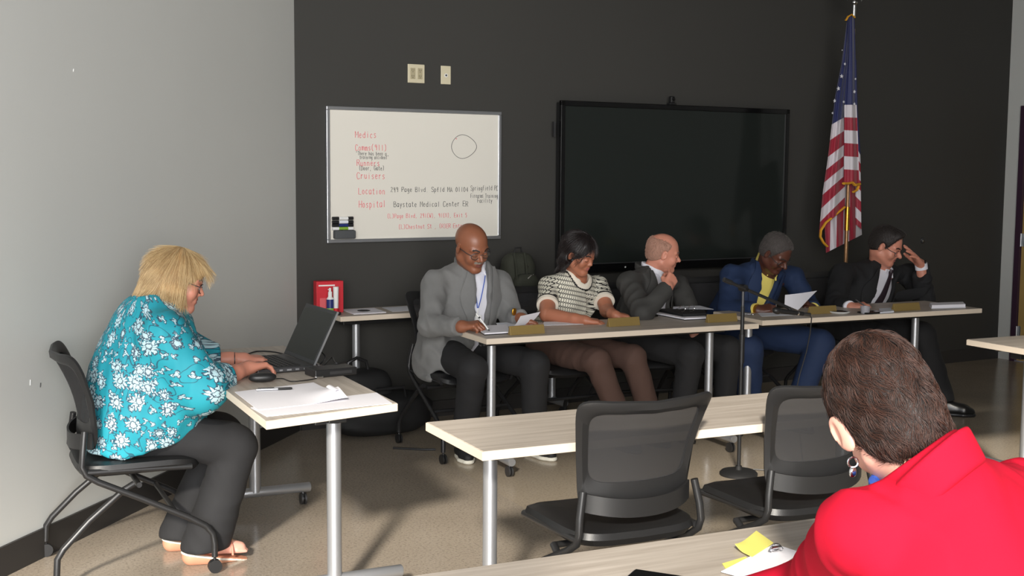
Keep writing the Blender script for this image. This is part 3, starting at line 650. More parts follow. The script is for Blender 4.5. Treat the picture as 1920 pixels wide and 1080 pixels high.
def flag_panel(rows, nfold, amp, y0, phase, mat_=None, nm='cloth', kx=44):
    # rows: (py_left, xl, xr, slope_px, v_at_left, u)
    gr = []; uv = []
    rows = np.array(rows, float); T = np.linspace(0, 1, 46); K = np.linspace(0, 1, len(rows))
    R2 = np.array([[np.interp(tt, K, rows[:, c]) for c in range(rows.shape[1])] for tt in T])
    for r in R2:
        pyl, xl, xr, pyr, vl, vr, ul, ur = r; row = []
        for k in np.linspace(0, 1, kx):
            yy = y0+amp*math.sin(k*nfold*2*math.pi+phase)+amp*.3*math.sin(k*nfold*4.4*math.pi+1)
            row.append(fl_pt(xl+(xr-xl)*k, pyl+(pyr-pyl)*k, yy)); uv.append((ul+(ur-ul)*k, vl+(vr-vl)*k))
        gr.append(row)
    q = G(); q.sheet(np.array(gr), .0015); q.uv = np.array(uv+uv); return mk(nm, q, mat_ or M['flag'], ft)
# canton boundary where v < u ; stripes: v counted in stripes (even fractional part -> white)
# rear layer
flag_panel([(330, 1556, 1606, 300, 0, 4, -9, -9), (400, 1545, 1612, 380, -1, 4.5, -9, -9), (474, 1549, 1616, 440, -.6, 5, -9, -9)], 2.2, .022, 7.055, .3)
# left sweep
flag_panel([(40, 1588, 1597, 34, -6, -6, 0, 0), (120, 1578, 1595, 112, -5, -5, 0, 0), (180, 1566, 1592, 172, -3, -3, 0, 0), (232, 1560, 1588, 216, 0, 0, 0, 0), (300, 1552, 1586, 274, 2.2, 2.2, 0, 0), (360, 1543, 1584, 325, 4.8, 4.8, 0, 0), (436, 1536, 1584, 386, 7.8, 7.8, 0, 0)], 1.3, .02, 6.985, 0)
# right column, nearest layer
flag_panel([(32, 1590, 1602, 30, -8, -8, 0, 0), (110, 1588, 1604, 108, -5, -5, 0, 0), (196, 1583, 1606, 196, 0, 0, 0, 0), (268, 1583, 1609, 270, 3, 3, 0, 0), (342, 1582, 1611, 344, 6, 6, 0, 0)], 1.1, .014, 6.955, 1)
# narrow right rear fold
flag_panel([(110, 1600, 1606, 112, -5, -5, 0, 0), (200, 1603, 1608, 205, -2, -2, 0, 0), (270, 1605, 1613, 285, -.3, -.3, 0, 0), (340, 1604, 1614, 350, 3.6, 3.6, 0, 0), (420, 1604, 1615, 430, 7.6, 7.6, 0, 0)], .6, .01, 7.02, .5)
def fringe(pts, yy, r=.014):
    q = G(); P = [fl_pt(x, y_, yy+.006*math.sin(i*1.7)) for i, (x, y_) in enumerate(pts)]; q.tube(P, r, n=8, flat=.5); mk('fringe', q, M['fringe'], ft)
fringe([(1582, 344), (1590, 344), (1598, 342), (1603, 347), (1611, 345)], 6.945, .018)
fringe([(1610, 347), (1607, 356), (1600, 360)], 6.97, .014)
fringe([(1584, 388), (1572, 398), (1560, 408), (1548, 418), (1539, 432), (1538, 444), (1544, 455), (1551, 462)], 6.98, .015)
fringe([(1586, 38), (1590, 31), (1597, 27), (1603, 33)], 6.945, .010)
def star(cx, cy, yy, rp, rot=0.):
    q = G(); c = fl_pt(cx, cy, yy); V = []
    for k in range(10):
        a = math.pi/2+k*math.pi/5+rot; r = rp if k % 2 == 0 else rp*.42; V.append(c+np.array([r*math.cos(a), 0, r*math.sin(a)]))
    V = [v+np.array([0, -.0015, 0]) for v in V]+[v+np.array([0, .0015, 0]) for v in V]
    q.add(V, [tuple(range(9, -1, -1)), tuple(range(10, 20))]+[(k, (k+1) % 10, 10+(k+1) % 10, 10+k) for k in range(10)]); mk('star', q, M['star'], ft, smooth=False)
for x, y_, yy, r in ((1579, 94, 6.96, .005), (1584, 120, 6.94, .011), (1578, 143, 6.95, .016), (1572, 166, 6.955, .017), (1565, 189, 6.955, .014), (1582, 191, 6.935, .011), (1602, 172, 6.935, .014), (1602, 195, 6.935, .012), (1604, 148, 6.94, .009), (1561, 212, 6.955, .009)):
    star(x, y_, yy, r, random.uniform(-.3, .3))
# ------------------------------------------------------------------ things on the wall side table and under it
zt = .7405
def tb(px, v): y = 6.87+.36*v; y += (at(px, 580, y=y)[0]-2.1)*.081; return (at(px, 580, y=y)[0], y)
p = tb(616, .62); _rb = Matrix.Rotation(WTH-.05, 4, 'Z')
t = thing('gift_box', 'bright red card box standing at the left end of the wall table', 'box', (p[0], p[1], zt), WTH-.1)
q = G(); q.box((0, .0, .095), (.165, .07, .19)); mk('carton', q, M['red_box'], t, smooth=False, bevel=.002)
q = G(); q.box((-.02, -.0355, .165), (.10, .001, .008)); q.box((-.045, -.0355, .018), (.04, .001, .006)); mk('white_print', q, M['white'], t, smooth=False)
q = G(); q.box((-.035, -.0355, .06), (.055, .001, .06)); mk('pale_panel', q, mat('pale red panel', (214, 90, 96), .5), t, smooth=False)
t = thing('tube_pack', 'white tube in a red sleeve standing beside the spray bottle', 'tube', (*tb(630, .40), zt), 0)
q = G(); q.lathe([(.012, 0), (.014, .01), (.016, .12), (.017, .16)], n=16); mk('body', q, M['white'], t)
q = G(); q.lathe([(.016, 0), (.018, .004), (.018, .03), (.016, .032)], n=16); mk('sleeve', q, M['red_box'], t)
p = tb(619, .42)
t = thing('spray_bottle', 'small white spray bottle with blue and green label in front of the red box', 'bottle', (p[0]+.0, p[1]-.0, zt))
q = G(); q.lathe([(.018, 0), (.021, .004), (.021, .088), (.012, .102), (.010, .112)], n=20); mk('body', q, M['white'], t)
q = G(); q.lathe([(.0212, .028), (.0216, .028), (.0216, .086), (.0212, .086)], n=20); mk('label', q, M['blue_label'], t)
q = G(); q.lathe([(.0212, .008), (.0218, .008), (.0218, .034), (.0212, .034)], n=20); mk('label_stripe', q, M['green_label'], t)
q = G(); q.lathe([(.012, .104), (.012, .13), (.007, .134), (.007, .15), (.004, .154)], n=16); q.tube([(0, 0, .143), (-.014, -.01, .145)], .003); mk('spray_cap', q, M['white'], t)
p = tb(633, .18)
t = thing('key_fob', 'small dark key fob on the wall table near the papers', 'key fob', (p[0], p[1], zt))
q = G(); q.box((0, 0, .009), (.04, .022, .018)); mk('fob', q, M['black_plastic'], t, bevel=.006, seg=3)
q = G(); q.tube([(.02+.009*math.cos(a), .009*math.sin(a), .003) for a in np.linspace(0, 5.5, 10)], .0015, n=6); mk('ring', q, M['chrome'], t)
def paper(label, corners, z, mat_='paper', cat='paper', name='paper_sheet', curl=0., th=.0012, group=None, n=10, curlc=None):
    C = [np.array([*c, 0.]) for c in corners]; gr = np.zeros((n, n, 3))
    for i in range(n):
        for j in range(n):
            u, v = i/(n-1), j/(n-1); gr[i, j] = (C[0]*(1-u)+C[1]*u)*(1-v)+(C[3]*(1-u)+C[2]*u)*v; gr[i, j, 2] = th/2+.0004
            if curlc is not None:
                dd = max(0, 1-math.hypot(u-curlc[0], v-curlc[1])/.55); gr[i, j, 2] += curl*dd**2
    c = gr.reshape(-1, 3).mean(0); c[2] = 0; q = G(); q.sheet(gr-c, th); o = mk(name, q, M[mat_]); o.location = (c[0], c[1], z)
    return tag(o, label, cat, group)
def T(px, py, z=.74): return tuple(at(px, py, z=z)[:2])
paper('white papers lying flat at the left of the wall table', [tb(663, .12), tb(724, .12), tb(702, .8), tb(641, .8)], zt, th=.004, group=None)
paper('second white sheet on the wall table beside the grey blazer', [tb(736, .2), tb(790, .2), tb(770, .85), tb(716, .85)], zt, 'paper2')
p = np.array(tb(682, .45)); q = G(); q.lathe([(.038, 0), (.04, .002), (.03, .004)], n=24); o = mk('round_coaster', q, M['steel_dark']); o.location = (p[0], p[1], zt+.0050); tag(o, 'dark oval disc on top of the white papers on the wall table', 'coaster')
# olive backpack on the wall table
p = at(972, 560, y=7.12); B0 = np.array([p[0], 7.13, zt])
t = thing('backpack', 'olive green backpack standing on the wall table behind the grey blazer', 'backpack', tuple(B0), WTH)
def blob(a, b, c, c0=(0, 0, 0), e=2.6, n1=24, n2=28, lump=.0):
    V = []; F = []
    for i in range(n1+1):
        ph = -math.pi/2+math.pi*i/n1
        for j in range(n2):
            th = 2*math.pi*j/n2; f = lambda w: math.copysign(abs(w)**(2/e), w)
            l = 1+lump*math.sin(3*th+5*ph)*math.cos(4*ph)
            V.append((c0[0]+a*f(math.cos(ph))*f(math.cos(th))*l, c0[1]+b*f(math.cos(ph))*f(math.sin(th))*l, c0[2]+c*f(math.sin(ph))))
    for i in range(n1):
        for j in range(n2): F.append((i*n2+j, i*n2+(j+1) % n2, (i+1)*n2+(j+1) % n2, (i+1)*n2+j))
    return V, F
q = G(); q.add(*blob(.115, .075, .165, (0, 0, .165), 3.2, lump=.05)); q.add(*blob(.09, .04, .09, (.01, -.085, .11), 3, lump=.05)); mk('bag_body', q, M['olive'], t)
for s in (-.055, .02):
    q = G(); q.tube([(s, -.078, .05), (s-.01, -.10, .15), (s-.015, -.092, .25), (s-.005, -.05, .325)], .014, n=8, flat=.35); mk('strap', q, M['olive'], t)
q = G(); q.tube([(-.03, 0, .32), (-.02, 0, .36), (.02, 0, .36), (.03, 0, .32)], .006, n=8); mk('top_handle', q, M['black_matte'], t)
q = G()
for a, b in (((-.005, -.128, .245), (-.004, -.131, .249)), ((.0, -.127, .168), (.028, -.126, .19)), ((.04, -.118, .19), (.046, -.118, .196))): q.tube([a, b], .0045, n=8)
mk('metal_clip', q, M['chrome'], t)
# bags under the wall table
t = thing('duffel_bag', 'black duffel bag slumped on the floor under the wall table', 'bag', (2.42, 6.96, 0), .10)
q = G(); q.add(*blob(.33, .16, .13, (0, 0, .132), 2.8, lump=.06)); mk('bag_body', q, M['black_matte'], t)
q = G(); q.tube([(-.12, -.10, .22), (-.09, -.13, .30), (.09, -.13, .30), (.12, -.10, .22)], .010, n=8); mk('handle', q, M['black_tube'], t)
pz = at(655, 665, y=7.0)
t = thing('rolling_case', 'black case with a looped handle leaning by the leg of the wall table', 'bag', (pz[0]+.06, 6.98, 0), .1)
q = G(); q.add(*blob(.17, .11, .20, (0.02, 0, .202), 4, lump=.02)); mk('case_body', q, M['black_matte'], t)
q = G(); q.tube([(-.09, -.02, .37), (-.085, -.02, .45), (-.03, -.02, .475), (.03, -.02, .45), (.05, -.02, .38)], .011, n=8); mk('handle', q, M['black_tube'], t)
q = G(); q.tube([(2.35, 6.55, .004), (2.42, 6.50, .004), (2.5, 6.44, .004), (2.56, 6.42, .004)], .008, n=8); o = mk('strap_end', q, M['black_tube']); tag(o, 'short black strap lying on the floor in front of the duffel bag', 'strap')
# ------------------------------------------------------------------ laptop table
LZ = .7405
la, lb_ = np.array([1.455, 5.045, LZ]), np.array([1.425, 5.425, LZ])     # hinge line ends
yv = nrm(lb_-la); xv = np.array([yv[1], -yv[0], 0]);
if xv[0] > 0: xv = -xv     # towards the typist
t = thing('laptop', 'open dark grey laptop facing the woman in turquoise', 'laptop', tuple((la+lb_)/2)); LO = (la+lb_)/2; LW_ = np.linalg.norm(lb_-la)
RB = np.array([xv, yv, [0, 0, 1]]).T
q = G(); q.box(xv*.125+np.array([0, 0, .012]), (.25, LW_, .020), RB); lbase = mk('base', q, M['steel_dark'], t, smooth=False, bevel=.004)
q = G(); q.box(xv*.105+np.array([0, 0, .0226]), (.105, LW_-.05, .0014), RB); kb = mk('keyboard', q, M['black_matte'], t, smooth=False)
q = G()
for i in range(5):
    for j in range(14): q.box(xv*(.06+i*.021)+yv*((j-6.5)*.0235)+np.array([0, 0, .0242]), (.016, .018, .0022), RB)
mk('keys', q, M['black_plastic'], kb, smooth=False)
q = G(); q.box(xv*.205+np.array([0, 0, .0226]), (.06, .09, .001), RB); mk('touchpad', q, M['steel_dark'], t, smooth=False)
q = G()
for k, w in enumerate((.016, .016, .02, .014, .02)): q.box(xv*(.04+k*.036)-yv*(LW_/2+.0003)+np.array([0, 0, .012]), (w, .002, .007), RB)
mk('side_ports', q, M['alu'], t, smooth=False)
tilt = R_(26); up = nrm(np.array([0, 0, 1])*math.cos(tilt)-xv*math.sin(tilt)); nx = np.cross(yv, up); RS = np.array([nx, yv, up]).T
q = G(); q.box(np.array([0, 0, .022])+up*.125, (.008, LW_, .25), RS); mk('screen_lid', q, M['screen_laptop'], t, smooth=False, bevel=.003)
q = G(); q.box(np.array([0, 0, .022])+up*.128+xv*.0052, (.0012, LW_-.03, .215), RS); mk('display', q, M['screen'], t, smooth=False)
q = G(); q.box(np.array([0, 0, .022])+up*.125-yv*(LW_/2+.0006), (.0085, .0016, .25), RS); mk('lid_edge', q, M['alu'], t, smooth=False)
p = at(492, 716, z=LZ)
t = thing('computer_mouse', 'black computer mouse left of the laptop near the papers', 'mouse', (p[0], p[1], LZ), R_(-8))
q = G(); V, F = blob(.056, .032, .019, (0, 0, .019), 2.4); V = np.array(V); V[:, 2] = np.maximum(V[:, 2], .0005); q.add(V, F); mk('shell', q, M['black_plastic'], t)
q = G(); q.tube([(.018, 0, .034), (.032, 0, .031)], .004, n=8); mk('scroll_wheel', q, M['rubber'], t)
p = at(636, 703, z=LZ)
t = thing('docking_box', 'black connection box with cables behind the laptop', 'docking station', (p[0]-.03, p[1]+.02, LZ), R_(8))
q = G(); q.box((0, 0, .017), (.19, .11, .032)); mk('housing', q, M['black_plastic'], t, smooth=False, bevel=.004)
q = G(); q.box((.094, 0, .020), (.004, .08, .02)); mk('end_plate', q, M['alu'], t, smooth=False)
q = G(); q.box((.02, -.0555, .017), (.10, .002, .012)); mk('port_row', q, M['steel_dark'], t, smooth=False)
def cable(label, pts, r=.003, m='black_plastic', sm=6):
    P = np.array(pts, float); K = np.linspace(0, len(P)-1, (len(P)-1)*sm+1); out = []
    for k in K:   # catmull rom
        i = min(int(k), len(P)-2); f = k-i; p0, p1, p2, p3 = P[max(i-1, 0)], P[i], P[i+1], P[min(i+2, len(P)-1)]
        out.append(.5*((2*p1)+(-p0+p2)*f+(2*p0-5*p1+4*p2-p3)*f*f+(-p0+3*p1-3*p2+p3)*f**3))
    q = G(); q.tube(out, r, n=8); o = mk('cable', q, M[m]); return tag(o, label, 'cable')
def t3(px, py, dz=.004): x, y = T(px, py); return (x, y, LZ+dz)
cable('thin black mouse cable curling on the table in front of the laptop', [t3(512, 716, .012), t3(530, 712), t3(545, 717), t3(565, 716), t3(590, 712), t3(612, 706, .01)], .0022)
cable('black cable looping up behind the laptop screen', [t3(600, 690, .015), (1.52, 5.10, LZ+.05), (1.50, 5.22, LZ+.075), (1.515, 5.34, LZ+.04), (1.50, 5.42, LZ+.006)], .003)
cable('tangled black cable beside the connection box', [t3(592, 692, .02), t3(606, 699, .03), t3(622, 690, .045), t3(630, 697, .036), t3(648, 694, .036)], .0035)
cable('black cord lying at the far end of the laptop table', [(1.30, 5.60, LZ+.004), (1.36, 5.66, LZ+.004), (1.42, 5.62, LZ+.004), (1.45, 5.52, LZ+.004), (1.42, 5.47, LZ+.01)], .0035)
p = at(598, 710, z=LZ); q = G(); q.box((0, 0, .006), (.035, .014, .010)); o = mk('cable_connector', q, M['chrome'], bevel=.002); o.location = (p[0], p[1], LZ); o.rotation_euler = (0, 0, .15); tag(o, 'silver cable plug lying between mouse and connection box', 'plug')
z1 = LZ
paper('lower printed sheet lying along the near edge of the laptop table', [T(500, 782), T(735, 757), T(706, 737), T(470, 765)], z1, 'paper', th=.0015)
paper('upper printed sheet with a curled corner on the laptop table', [T(484, 771), T(652, 752), T(588, 719), T(440, 737)], z1+.0022, 'paper', th=.0015, curl=.035, curlc=(1, .25), n=16)
g1 = at(646, 744, z=LZ)
gr = np.array([[np.array([g1[0]-.035+.015*math.cos(a)*1-.08*(1-v)*0, g1[1]-.03+.11*v, LZ+.019+.016*math.sin(a)]) for v in np.linspace(0, 1, 8)] for a in np.linspace(-1.4, 2.6, 12)])
q = G(); c = gr.reshape(-1, 3).mean(0); c[2] = LZ; q.sheet(gr-c, .001); o = mk('paper_curl', q, M['paper']); o.location = tuple(c); tag(o, 'rolled up paper corner standing on the laptop table', 'paper')
p0, p1 = at(480, 731, z=LZ+.010), at(548, 728, z=LZ+.010)
t = thing('ballpoint_pen', 'black and silver pen lying on the papers on the laptop table', 'pen', tuple(p0)); dd = p1-p0
q = G(); q.tube([dd*.0, dd*.02, dd*.6], [.003, .0045, .0048], n=12); mk('barrel', q, M['alu'], t)
q = G(); q.tube([dd*.6, dd*.95, dd], [.005, .005, .003], n=12); mk('grip', q, M['black_plastic'], t)
q = G(); q.tube([dd*.05+np.array([0, 0, .006]), dd*.5+np.array([0, 0, .006])], .0014, n=6); mk('clip', q, M['black_plastic'], t)
# ------------------------------------------------------------------ commission tables
NPL = [((990, 627), 'in front of the man in the grey blazer'), ((1172, 611.5), 'in front of the woman in the knit top'), ((1356, 604), 'in front of the bald man in charcoal'), ((1545, 588.5), 'in front of the man in blue'), ((1702, 582.5), 'in front of the man in black')]
for i, ((px, py), who) in enumerate(NPL):
    p = at(px, py, z=LZ); y = p[1]
    t = thing('name_plate', 'brass coloured desk name plate '+who, 'name plate', (p[0], y, LZ), R_((2, 3, 1, 0, 1)[i]), 'name plates on the commission tables')
    w = .205 if i < 4 else .215
    q = G(); q.add([(-w/2, 0, 0), (w/2, 0, 0), (w/2, .034, 0), (-w/2, .034, 0), (-w/2, .014, .047), (w/2, .014, .047), (w/2, .018, .047), (-w/2, .018, .047)], [(0, 3, 2, 1), (0, 1, 5, 4), (1, 2, 6, 5), (2, 3, 7, 6), (3, 0, 4, 7), (4, 5, 6, 7)]); mk('plate', q, M['nameplate'], t, smooth=False, bevel=.0015)
def pad(label, corners, z, th, top='paper', base='black_plastic', name='notepad'):
    c = np.mean(np.array(corners), 0); t = thing(name, label, 'notepad', (c[0], c[1], z)); P = [(x-c[0], y-c[1]) for x, y in corners]
    q = G(); q.prism(P, 0, .004); mk('cover', q, M[base], t, smooth=False, bevel=.001)
    q = G(); q.prism([(x*.97, y*.97) for x, y in P], .0041, th); mk('pages', q, M[top], t, smooth=False)
    return t
pad('notepad with black backing under the pen of the man in the grey blazer', [T(908, 629), T(957, 626), T(951, 612), T(886, 615)], LZ, .011)
paper('white sheet lying on the left commission table in front of the knit top', [T(1018, 611), T(1103, 608), T(1090, 603), T(1020, 604)], LZ, 'paper')
paper('loose white sheet to the left of the first name plate', [T(934, 613), T(1000, 610), T(990, 603), T(930, 606)], LZ, 'paper2', curl=.02, curlc=(1, 1))
pad('black folder at the bottom of the stack before the bald man', [T(1283, 601), T(1325, 599), T(1318, 588), T(1226, 590)], LZ, .012, 'paper', 'black_plastic', 'folder')
pad('black leather folder on top of the stack before the bald man', [T(1280, 598), T(1325, 596), T(1320, 585), T(1226, 587)], LZ+.0125, .014, 'black_matte', 'black_matte', 'folder')
paper('white sheet lying on the black folder', [T(1262, 588), T(1338, 589), T(1312, 582), T(1262, 584)], LZ+.028, 'paper2')
sp = at(1288, 580, z=.785)
t = thing('folded_spectacles', 'thin framed spectacles resting on the black folder', 'spectacles', (sp[0], sp[1], LZ+.030))
q = G()
for s in (-.032, .032): q.tube([(s+.024*math.cos(a), .004*math.cos(a), .020+.019*math.sin(a)) for a in np.linspace(0, 2*math.pi, 20)[:-1]], .0013, n=6, closed=True)
q.tube([(-.01, 0, .022), (0, -.002, .027), (.01, 0, .022)], .0013, n=6); mk('rims', q, M['chrome'], t)
for s in (-.056, .056): q = G(); q.tube([(s, 0, .024), (s*.7, .06, .012), (s*.2, .10, .004)], .0014, n=6); mk('temple', q, M['steel_dark'], t)
paper('white sheet on the right commission table under the hands of the man in blue', [T(1428, 594), T(1505, 590), T(1482, 583), T(1420, 587)], LZ, 'paper2')
p = at(1408, 591, z=LZ)
t = thing('key_ring', 'ring of small metal keys beside the microphone stand on the table', 'keys', (p[0]+.0, p[1], LZ))
q = G(); q.tube([(.014*math.cos(a), .014*math.sin(a), .003) for a in np.linspace(0, 2*math.pi, 16)[:-1]], .0015, n=6, closed=True); mk('ring', q, M['chrome'], t)
for a in (.3, 1.2, 2.4): q = G(); q.box((.032*math.cos(a), .032*math.sin(a), .004+a*.001), (.036, .009, .002), RZ(a)); q.lathe([(.009, .003), (.009, .0055)], (.018*math.cos(a), .018*math.sin(a), a*.001)); mk('key', q, M['alu'], t, smooth=False)
p = at(1584, 589, z=LZ)
t = thing('shallow_dish', 'small dark dish with a white rim in front of the man in black', 'dish', (p[0], p[1]+.05, LZ))
q = G(); q.lathe([(.05, 0), (.062, .006), (.066, .012), (.06, .014), (.04, .008), (.002, .006)], n=28); mk('rim', q, M['white'], t)
q = G(); q.lathe([(.05, .0125), (.052, .014), (.02, .016), (.001, .017)], n=28); mk('dark_lid', q, M['black_gloss'], t)
p = at(1622, 588, z=LZ)
t = thing('plastic_cup', 'short translucent cup under the right hand of the man in black', 'cup', (p[0], p[1], LZ))
q = G(); q.lathe([(.022, 0), (.026, .002), (.030, .045), (.028, .045), (.024, .005), (.001, .004)], n=24); mk('cup_wall', q, mat('milky plastic', (168, 168, 176), .3, alpha=.75), t)
p = at(1636, 588, z=LZ)
t = thing('smartphone', 'dark phone lying on the table before the man in black', 'phone', (p[0]+.01, p[1]+.03, LZ), .05)
q = G(); q.box((0, 0, .005), (.15, .075, .009)); mk('body', q, M['black_gloss'], t, bevel=.004, seg=3)
paper('grey white sheet left of the last name plate', [T(1650, 588), T(1676, 586), T(1674, 579), T(1648, 581)], LZ, 'paper2', th=.008)
pad('thick white booklet right of the last name plate', [T(1746, 579), T(1811, 577), T(1806, 572), T(1742, 574)], LZ, .022, 'paper', 'paper2', 'booklet')
# ------------------------------------------------------------------ foreground table
c = at(1236, 1092, z=LZ)
t = thing('smartphone', 'dark smartphone on the foreground table at the bottom edge of the picture', 'phone', (c[0], c[1]-.02, LZ), R_(-50))
q = G(); q.box((0, 0, .007), (.16, .078, .012)); mk('case', q, mat('dark purple case', (38, 32, 48), .35), t, bevel=.012, seg=4)
q = G(); q.box((0, 0, .0135), (.148, .068, .001)); mk('display', q, M['black_gloss'], t, smooth=False)
paper('upper yellow sticky note, tilted like a diamond on the foreground table', [T(1378, 1034), T(1410, 1050), T(1450, 1024), T(1418, 1001)], LZ+.006, 'yellow_note', curl=.010, curlc=(0, 0), group=None)
paper('lower yellow sticky note half under the white papers', [T(1354, 1058), T(1366, 1076), T(1412, 1056), T(1398, 1045)], LZ, 'yellow_note')
paper('white papers under the left sleeve of the woman in red', [T(1352, 1076), T(1420, 1095), T(1500, 1040), T(1452, 1024)], LZ+.003, 'paper', th=.002)
# ------------------------------------------------------------------ implicit surface modelling for figures
def ff(*a): return np.array(a, dtype=np.float32)
class Fld:
    def __init__(s): s.ops = []; s.post = []
    def u(s, prim, k=.02): s.ops.append((0, prim, k)); return s
    def s(s, prim, k=.01): s.ops.append((1, prim, k)); return s
    def mesh(s, h, wr=0., seed=0, pad=.02):
        los = [p[1] for t, p, k in s.ops if t == 0]; his = [p[2] for t, p, k in s.ops if t == 0]
        lo = np.min(los, 0)-pad; hi = np.max(his, 0)+pad; n = np.ceil((hi-lo)/h).astype(int)+2
        ax = [(lo[i]+np.arange(n[i])*h).astype(np.float32) for i in range(3)]
        D = np.full(tuple(n), .5, dtype=np.float32)
        for t, (fn, plo, phi), k in s.ops:
            m = max(2*k, .02)+.012; sl = []
            for i in range(3):
                a = max(0, int((plo[i]-m-lo[i])/h)); b = min(n[i], int((phi[i]+m-lo[i])/h)+2); sl.append(slice(a, max(a, b)))
            sub = D[tuple(sl)]
            if sub.size == 0: continue
            Pp = np.stack(np.meshgrid(ax[0][sl[0]], ax[1][sl[1]], ax[2][sl[2]], indexing='ij'), -1)
            d = fn(Pp)
            if t == 0:
                hh = np.clip(.5+.5*(sub-d)/k, 0, 1); D[tuple(sl)] = sub*(1-hh)+d*hh-k*hh*(1-hh)
            else:
                d = -d; hh = np.clip(.5-.5*(sub-d)/k, 0, 1); D[tuple(sl)] = sub*(1-hh)+d*hh+k*hh*(1-hh)
        if s.post or wr:
            near = np.abs(D) < .05; idx = np.nonzero(near); Pp = np.stack([ax[i][idx[i]] for i in range(3)], -1)
            d = D[near]
            for f in s.post: d = f(Pp, d)
            if wr:
                r_ = np.random.default_rng(seed); a = 0
                for q_ in range(7):
                    w = r_.normal(size=3); w /= np.linalg.norm(w); fr = r_.uniform(20, 62); ph = r_.uniform(0, 6.28); w2 = r_.normal(size=3)*9
                    a = a+np.sin((Pp @ w.astype(np.float32))*fr+ph+1.6*np.sin(Pp @ w2.astype(np.float32)+ph*2))
                d = d-wr*(1-np.abs(a/3.0).clip(0, 1)*1.6+.3)
            D[near] = d
        return snet(D, lo, h)
def snet(D, lo, h):
    neg = D < 0; nx, ny, nz = D.shape
    c = [neg[i:nx-1+i, j:ny-1+j, k:nz-1+k] for i in (0, 1) for j in (0, 1) for k in (0, 1)]
    s = sum(x.astype(np.int8) for x in c); act = (s > 0) & (s < 8); idx = np.argwhere(act)
    if len(idx) == 0: return np.zeros((0, 3)), []
    vid = np.full(act.shape, -1, dtype=np.int64); vid[act] = np.arange(len(idx))
    acc = np.zeros((len(idx), 3)); cnt = np.zeros(len(idx))
    cor = [(i, j, k) for i in (0, 1) for j in (0, 1) for k in (0, 1)]
    vals = [D[idx[:, 0]+a, idx[:, 1]+b, idx[:, 2]+c_] for a, b, c_ in cor]
    for i in range(8):
        for j in range(i+1, 8):
            if sum(abs(cor[i][q]-cor[j][q]) for q in range(3)) != 1: continue
            a, b = vals[i], vals[j]; m = (a < 0) != (b < 0); t = np.where(m, a/np.where(m, a-b, 1), 0)
            p = np.array(cor[i])+t[:, None]*(np.array(cor[j])-np.array(cor[i])); acc[m] += p[m]; cnt[m] += 1
    V = lo+(idx+acc/cnt[:, None])*h; F = []
    for ax_ in range(3):
        sl0 = [slice(None)]*3; sl1 = [slice(None)]*3; sl0[ax_] = slice(0, -1); sl1[ax_] = slice(1, None)
        a, b = neg[tuple(sl0)], neg[tuple(sl1)]; e = np.argwhere(a != b)
        o1, o2 = [(1, 2), (2, 0), (0, 1)][ax_]
        ok = (e[:, o1] > 0) & (e[:, o2] > 0) & (e[:, o1] < D.shape[o1]-1) & (e[:, o2] < D.shape[o2]-1); e = e[ok]
        def g_(d1, d2): q = e.copy(); q[:, o1] -= d1; q[:, o2] -= d2; return vid[q[:, 0], q[:, 1], q[:, 2]]
        quad = np.stack([g_(1, 1), g_(0, 1), g_(0, 0), g_(1, 0)], 1); ins = a[e[:, 0], e[:, 1], e[:, 2]]
        quad[~ins] = quad[~ins][:, ::-1]; F.append(quad)
    F = np.vstack(F); F = F[(F >= 0).all(1)]
    # two rounds of light smoothing
    for _ in range(2):
        S_ = np.zeros_like(V); C_ = np.zeros(len(V))
        for i in range(4):
            a, b = F[:, i], F[:, (i+1) % 4]; np.add.at(S_, a, V[b]); np.add.at(C_, a, 1)
        V = V*.5+.5*S_/np.maximum(C_, 1)[:, None]
    return V, F
def bb(pts, r): P = np.array(pts, float); return P.min(0)-r, P.max(0)+r
def rc(a, b, r1, r2):
    a, b = np.array(a, float), np.array(b, float); A_, ba = ff(*a), ff(*(b-a)); L2 = max(float((b-a) @ (b-a)), 1e-9)
    def fn(P):
        q = P-A_; t = np.clip((q @ ba)/L2, 0, 1); return np.linalg.norm(q-t[..., None]*ba, axis=-1)-(r1+(r2-r1)*t)
    return (fn, *bb([a, b], max(r1, r2)))
def sph(c, r): return rc(c, np.array(c, float)+[0, 0, 1e-4], r, r)
def ell(c, r, R=None):
    C_ = ff(*c); r_ = ff(*r); R_m = None if R is None else np.array(R, dtype=np.float32)
    def fn(P):
        q = P-C_
        if R_m is not None: q = q @ R_m
        k0 = np.linalg.norm(q/r_, axis=-1); k1 = np.linalg.norm(q/(r_*r_), axis=-1)+1e-6; return k0*(k0-1)/k1
    return (fn, *bb([c], max(r)))
def loft(pts, rad, X, Y):     # elliptic tube through pts; rad = (rx, ry) per point along unit vectors X, Y
    P_ = np.array(pts, dtype=np.float32); r_ = np.array(rad, dtype=np.float32); X = ff(*X); Y = ff(*Y)
    def fn(P):
        best = None
        for i in range(len(P_)-1):
            a = P_[i]; ba = P_[i+1]-a; t = np.clip(((P-a) @ ba)/float(ba @ ba), 0, 1); q = P-(a+t[..., None]*ba)
            rx = r_[i, 0]+(r_[i+1, 0]-r_[i, 0])*t; ry = r_[i, 1]+(r_[i+1, 1]-r_[i, 1])*t
            x = q @ X; y = q @ Y; z = np.sqrt(np.maximum((q*q).sum(-1)-x*x-y*y, 0)); m = np.minimum(rx, ry)
            k0 = np.sqrt((x/rx)**2+(y/ry)**2+(z/m)**2); k1 = np.sqrt((x/rx**2)**2+(y/ry**2)**2+(z/m**2)**2)+1e-6; d = k0*(k0-1)/k1
            if best is None: best = d
            else:
                hh = np.clip(.5+.5*(best-d)/.04, 0, 1); best = best*(1-hh)+d*hh-.04*hh*(1-hh)
        return best
    return (fn, *bb(pts, r_.max()))
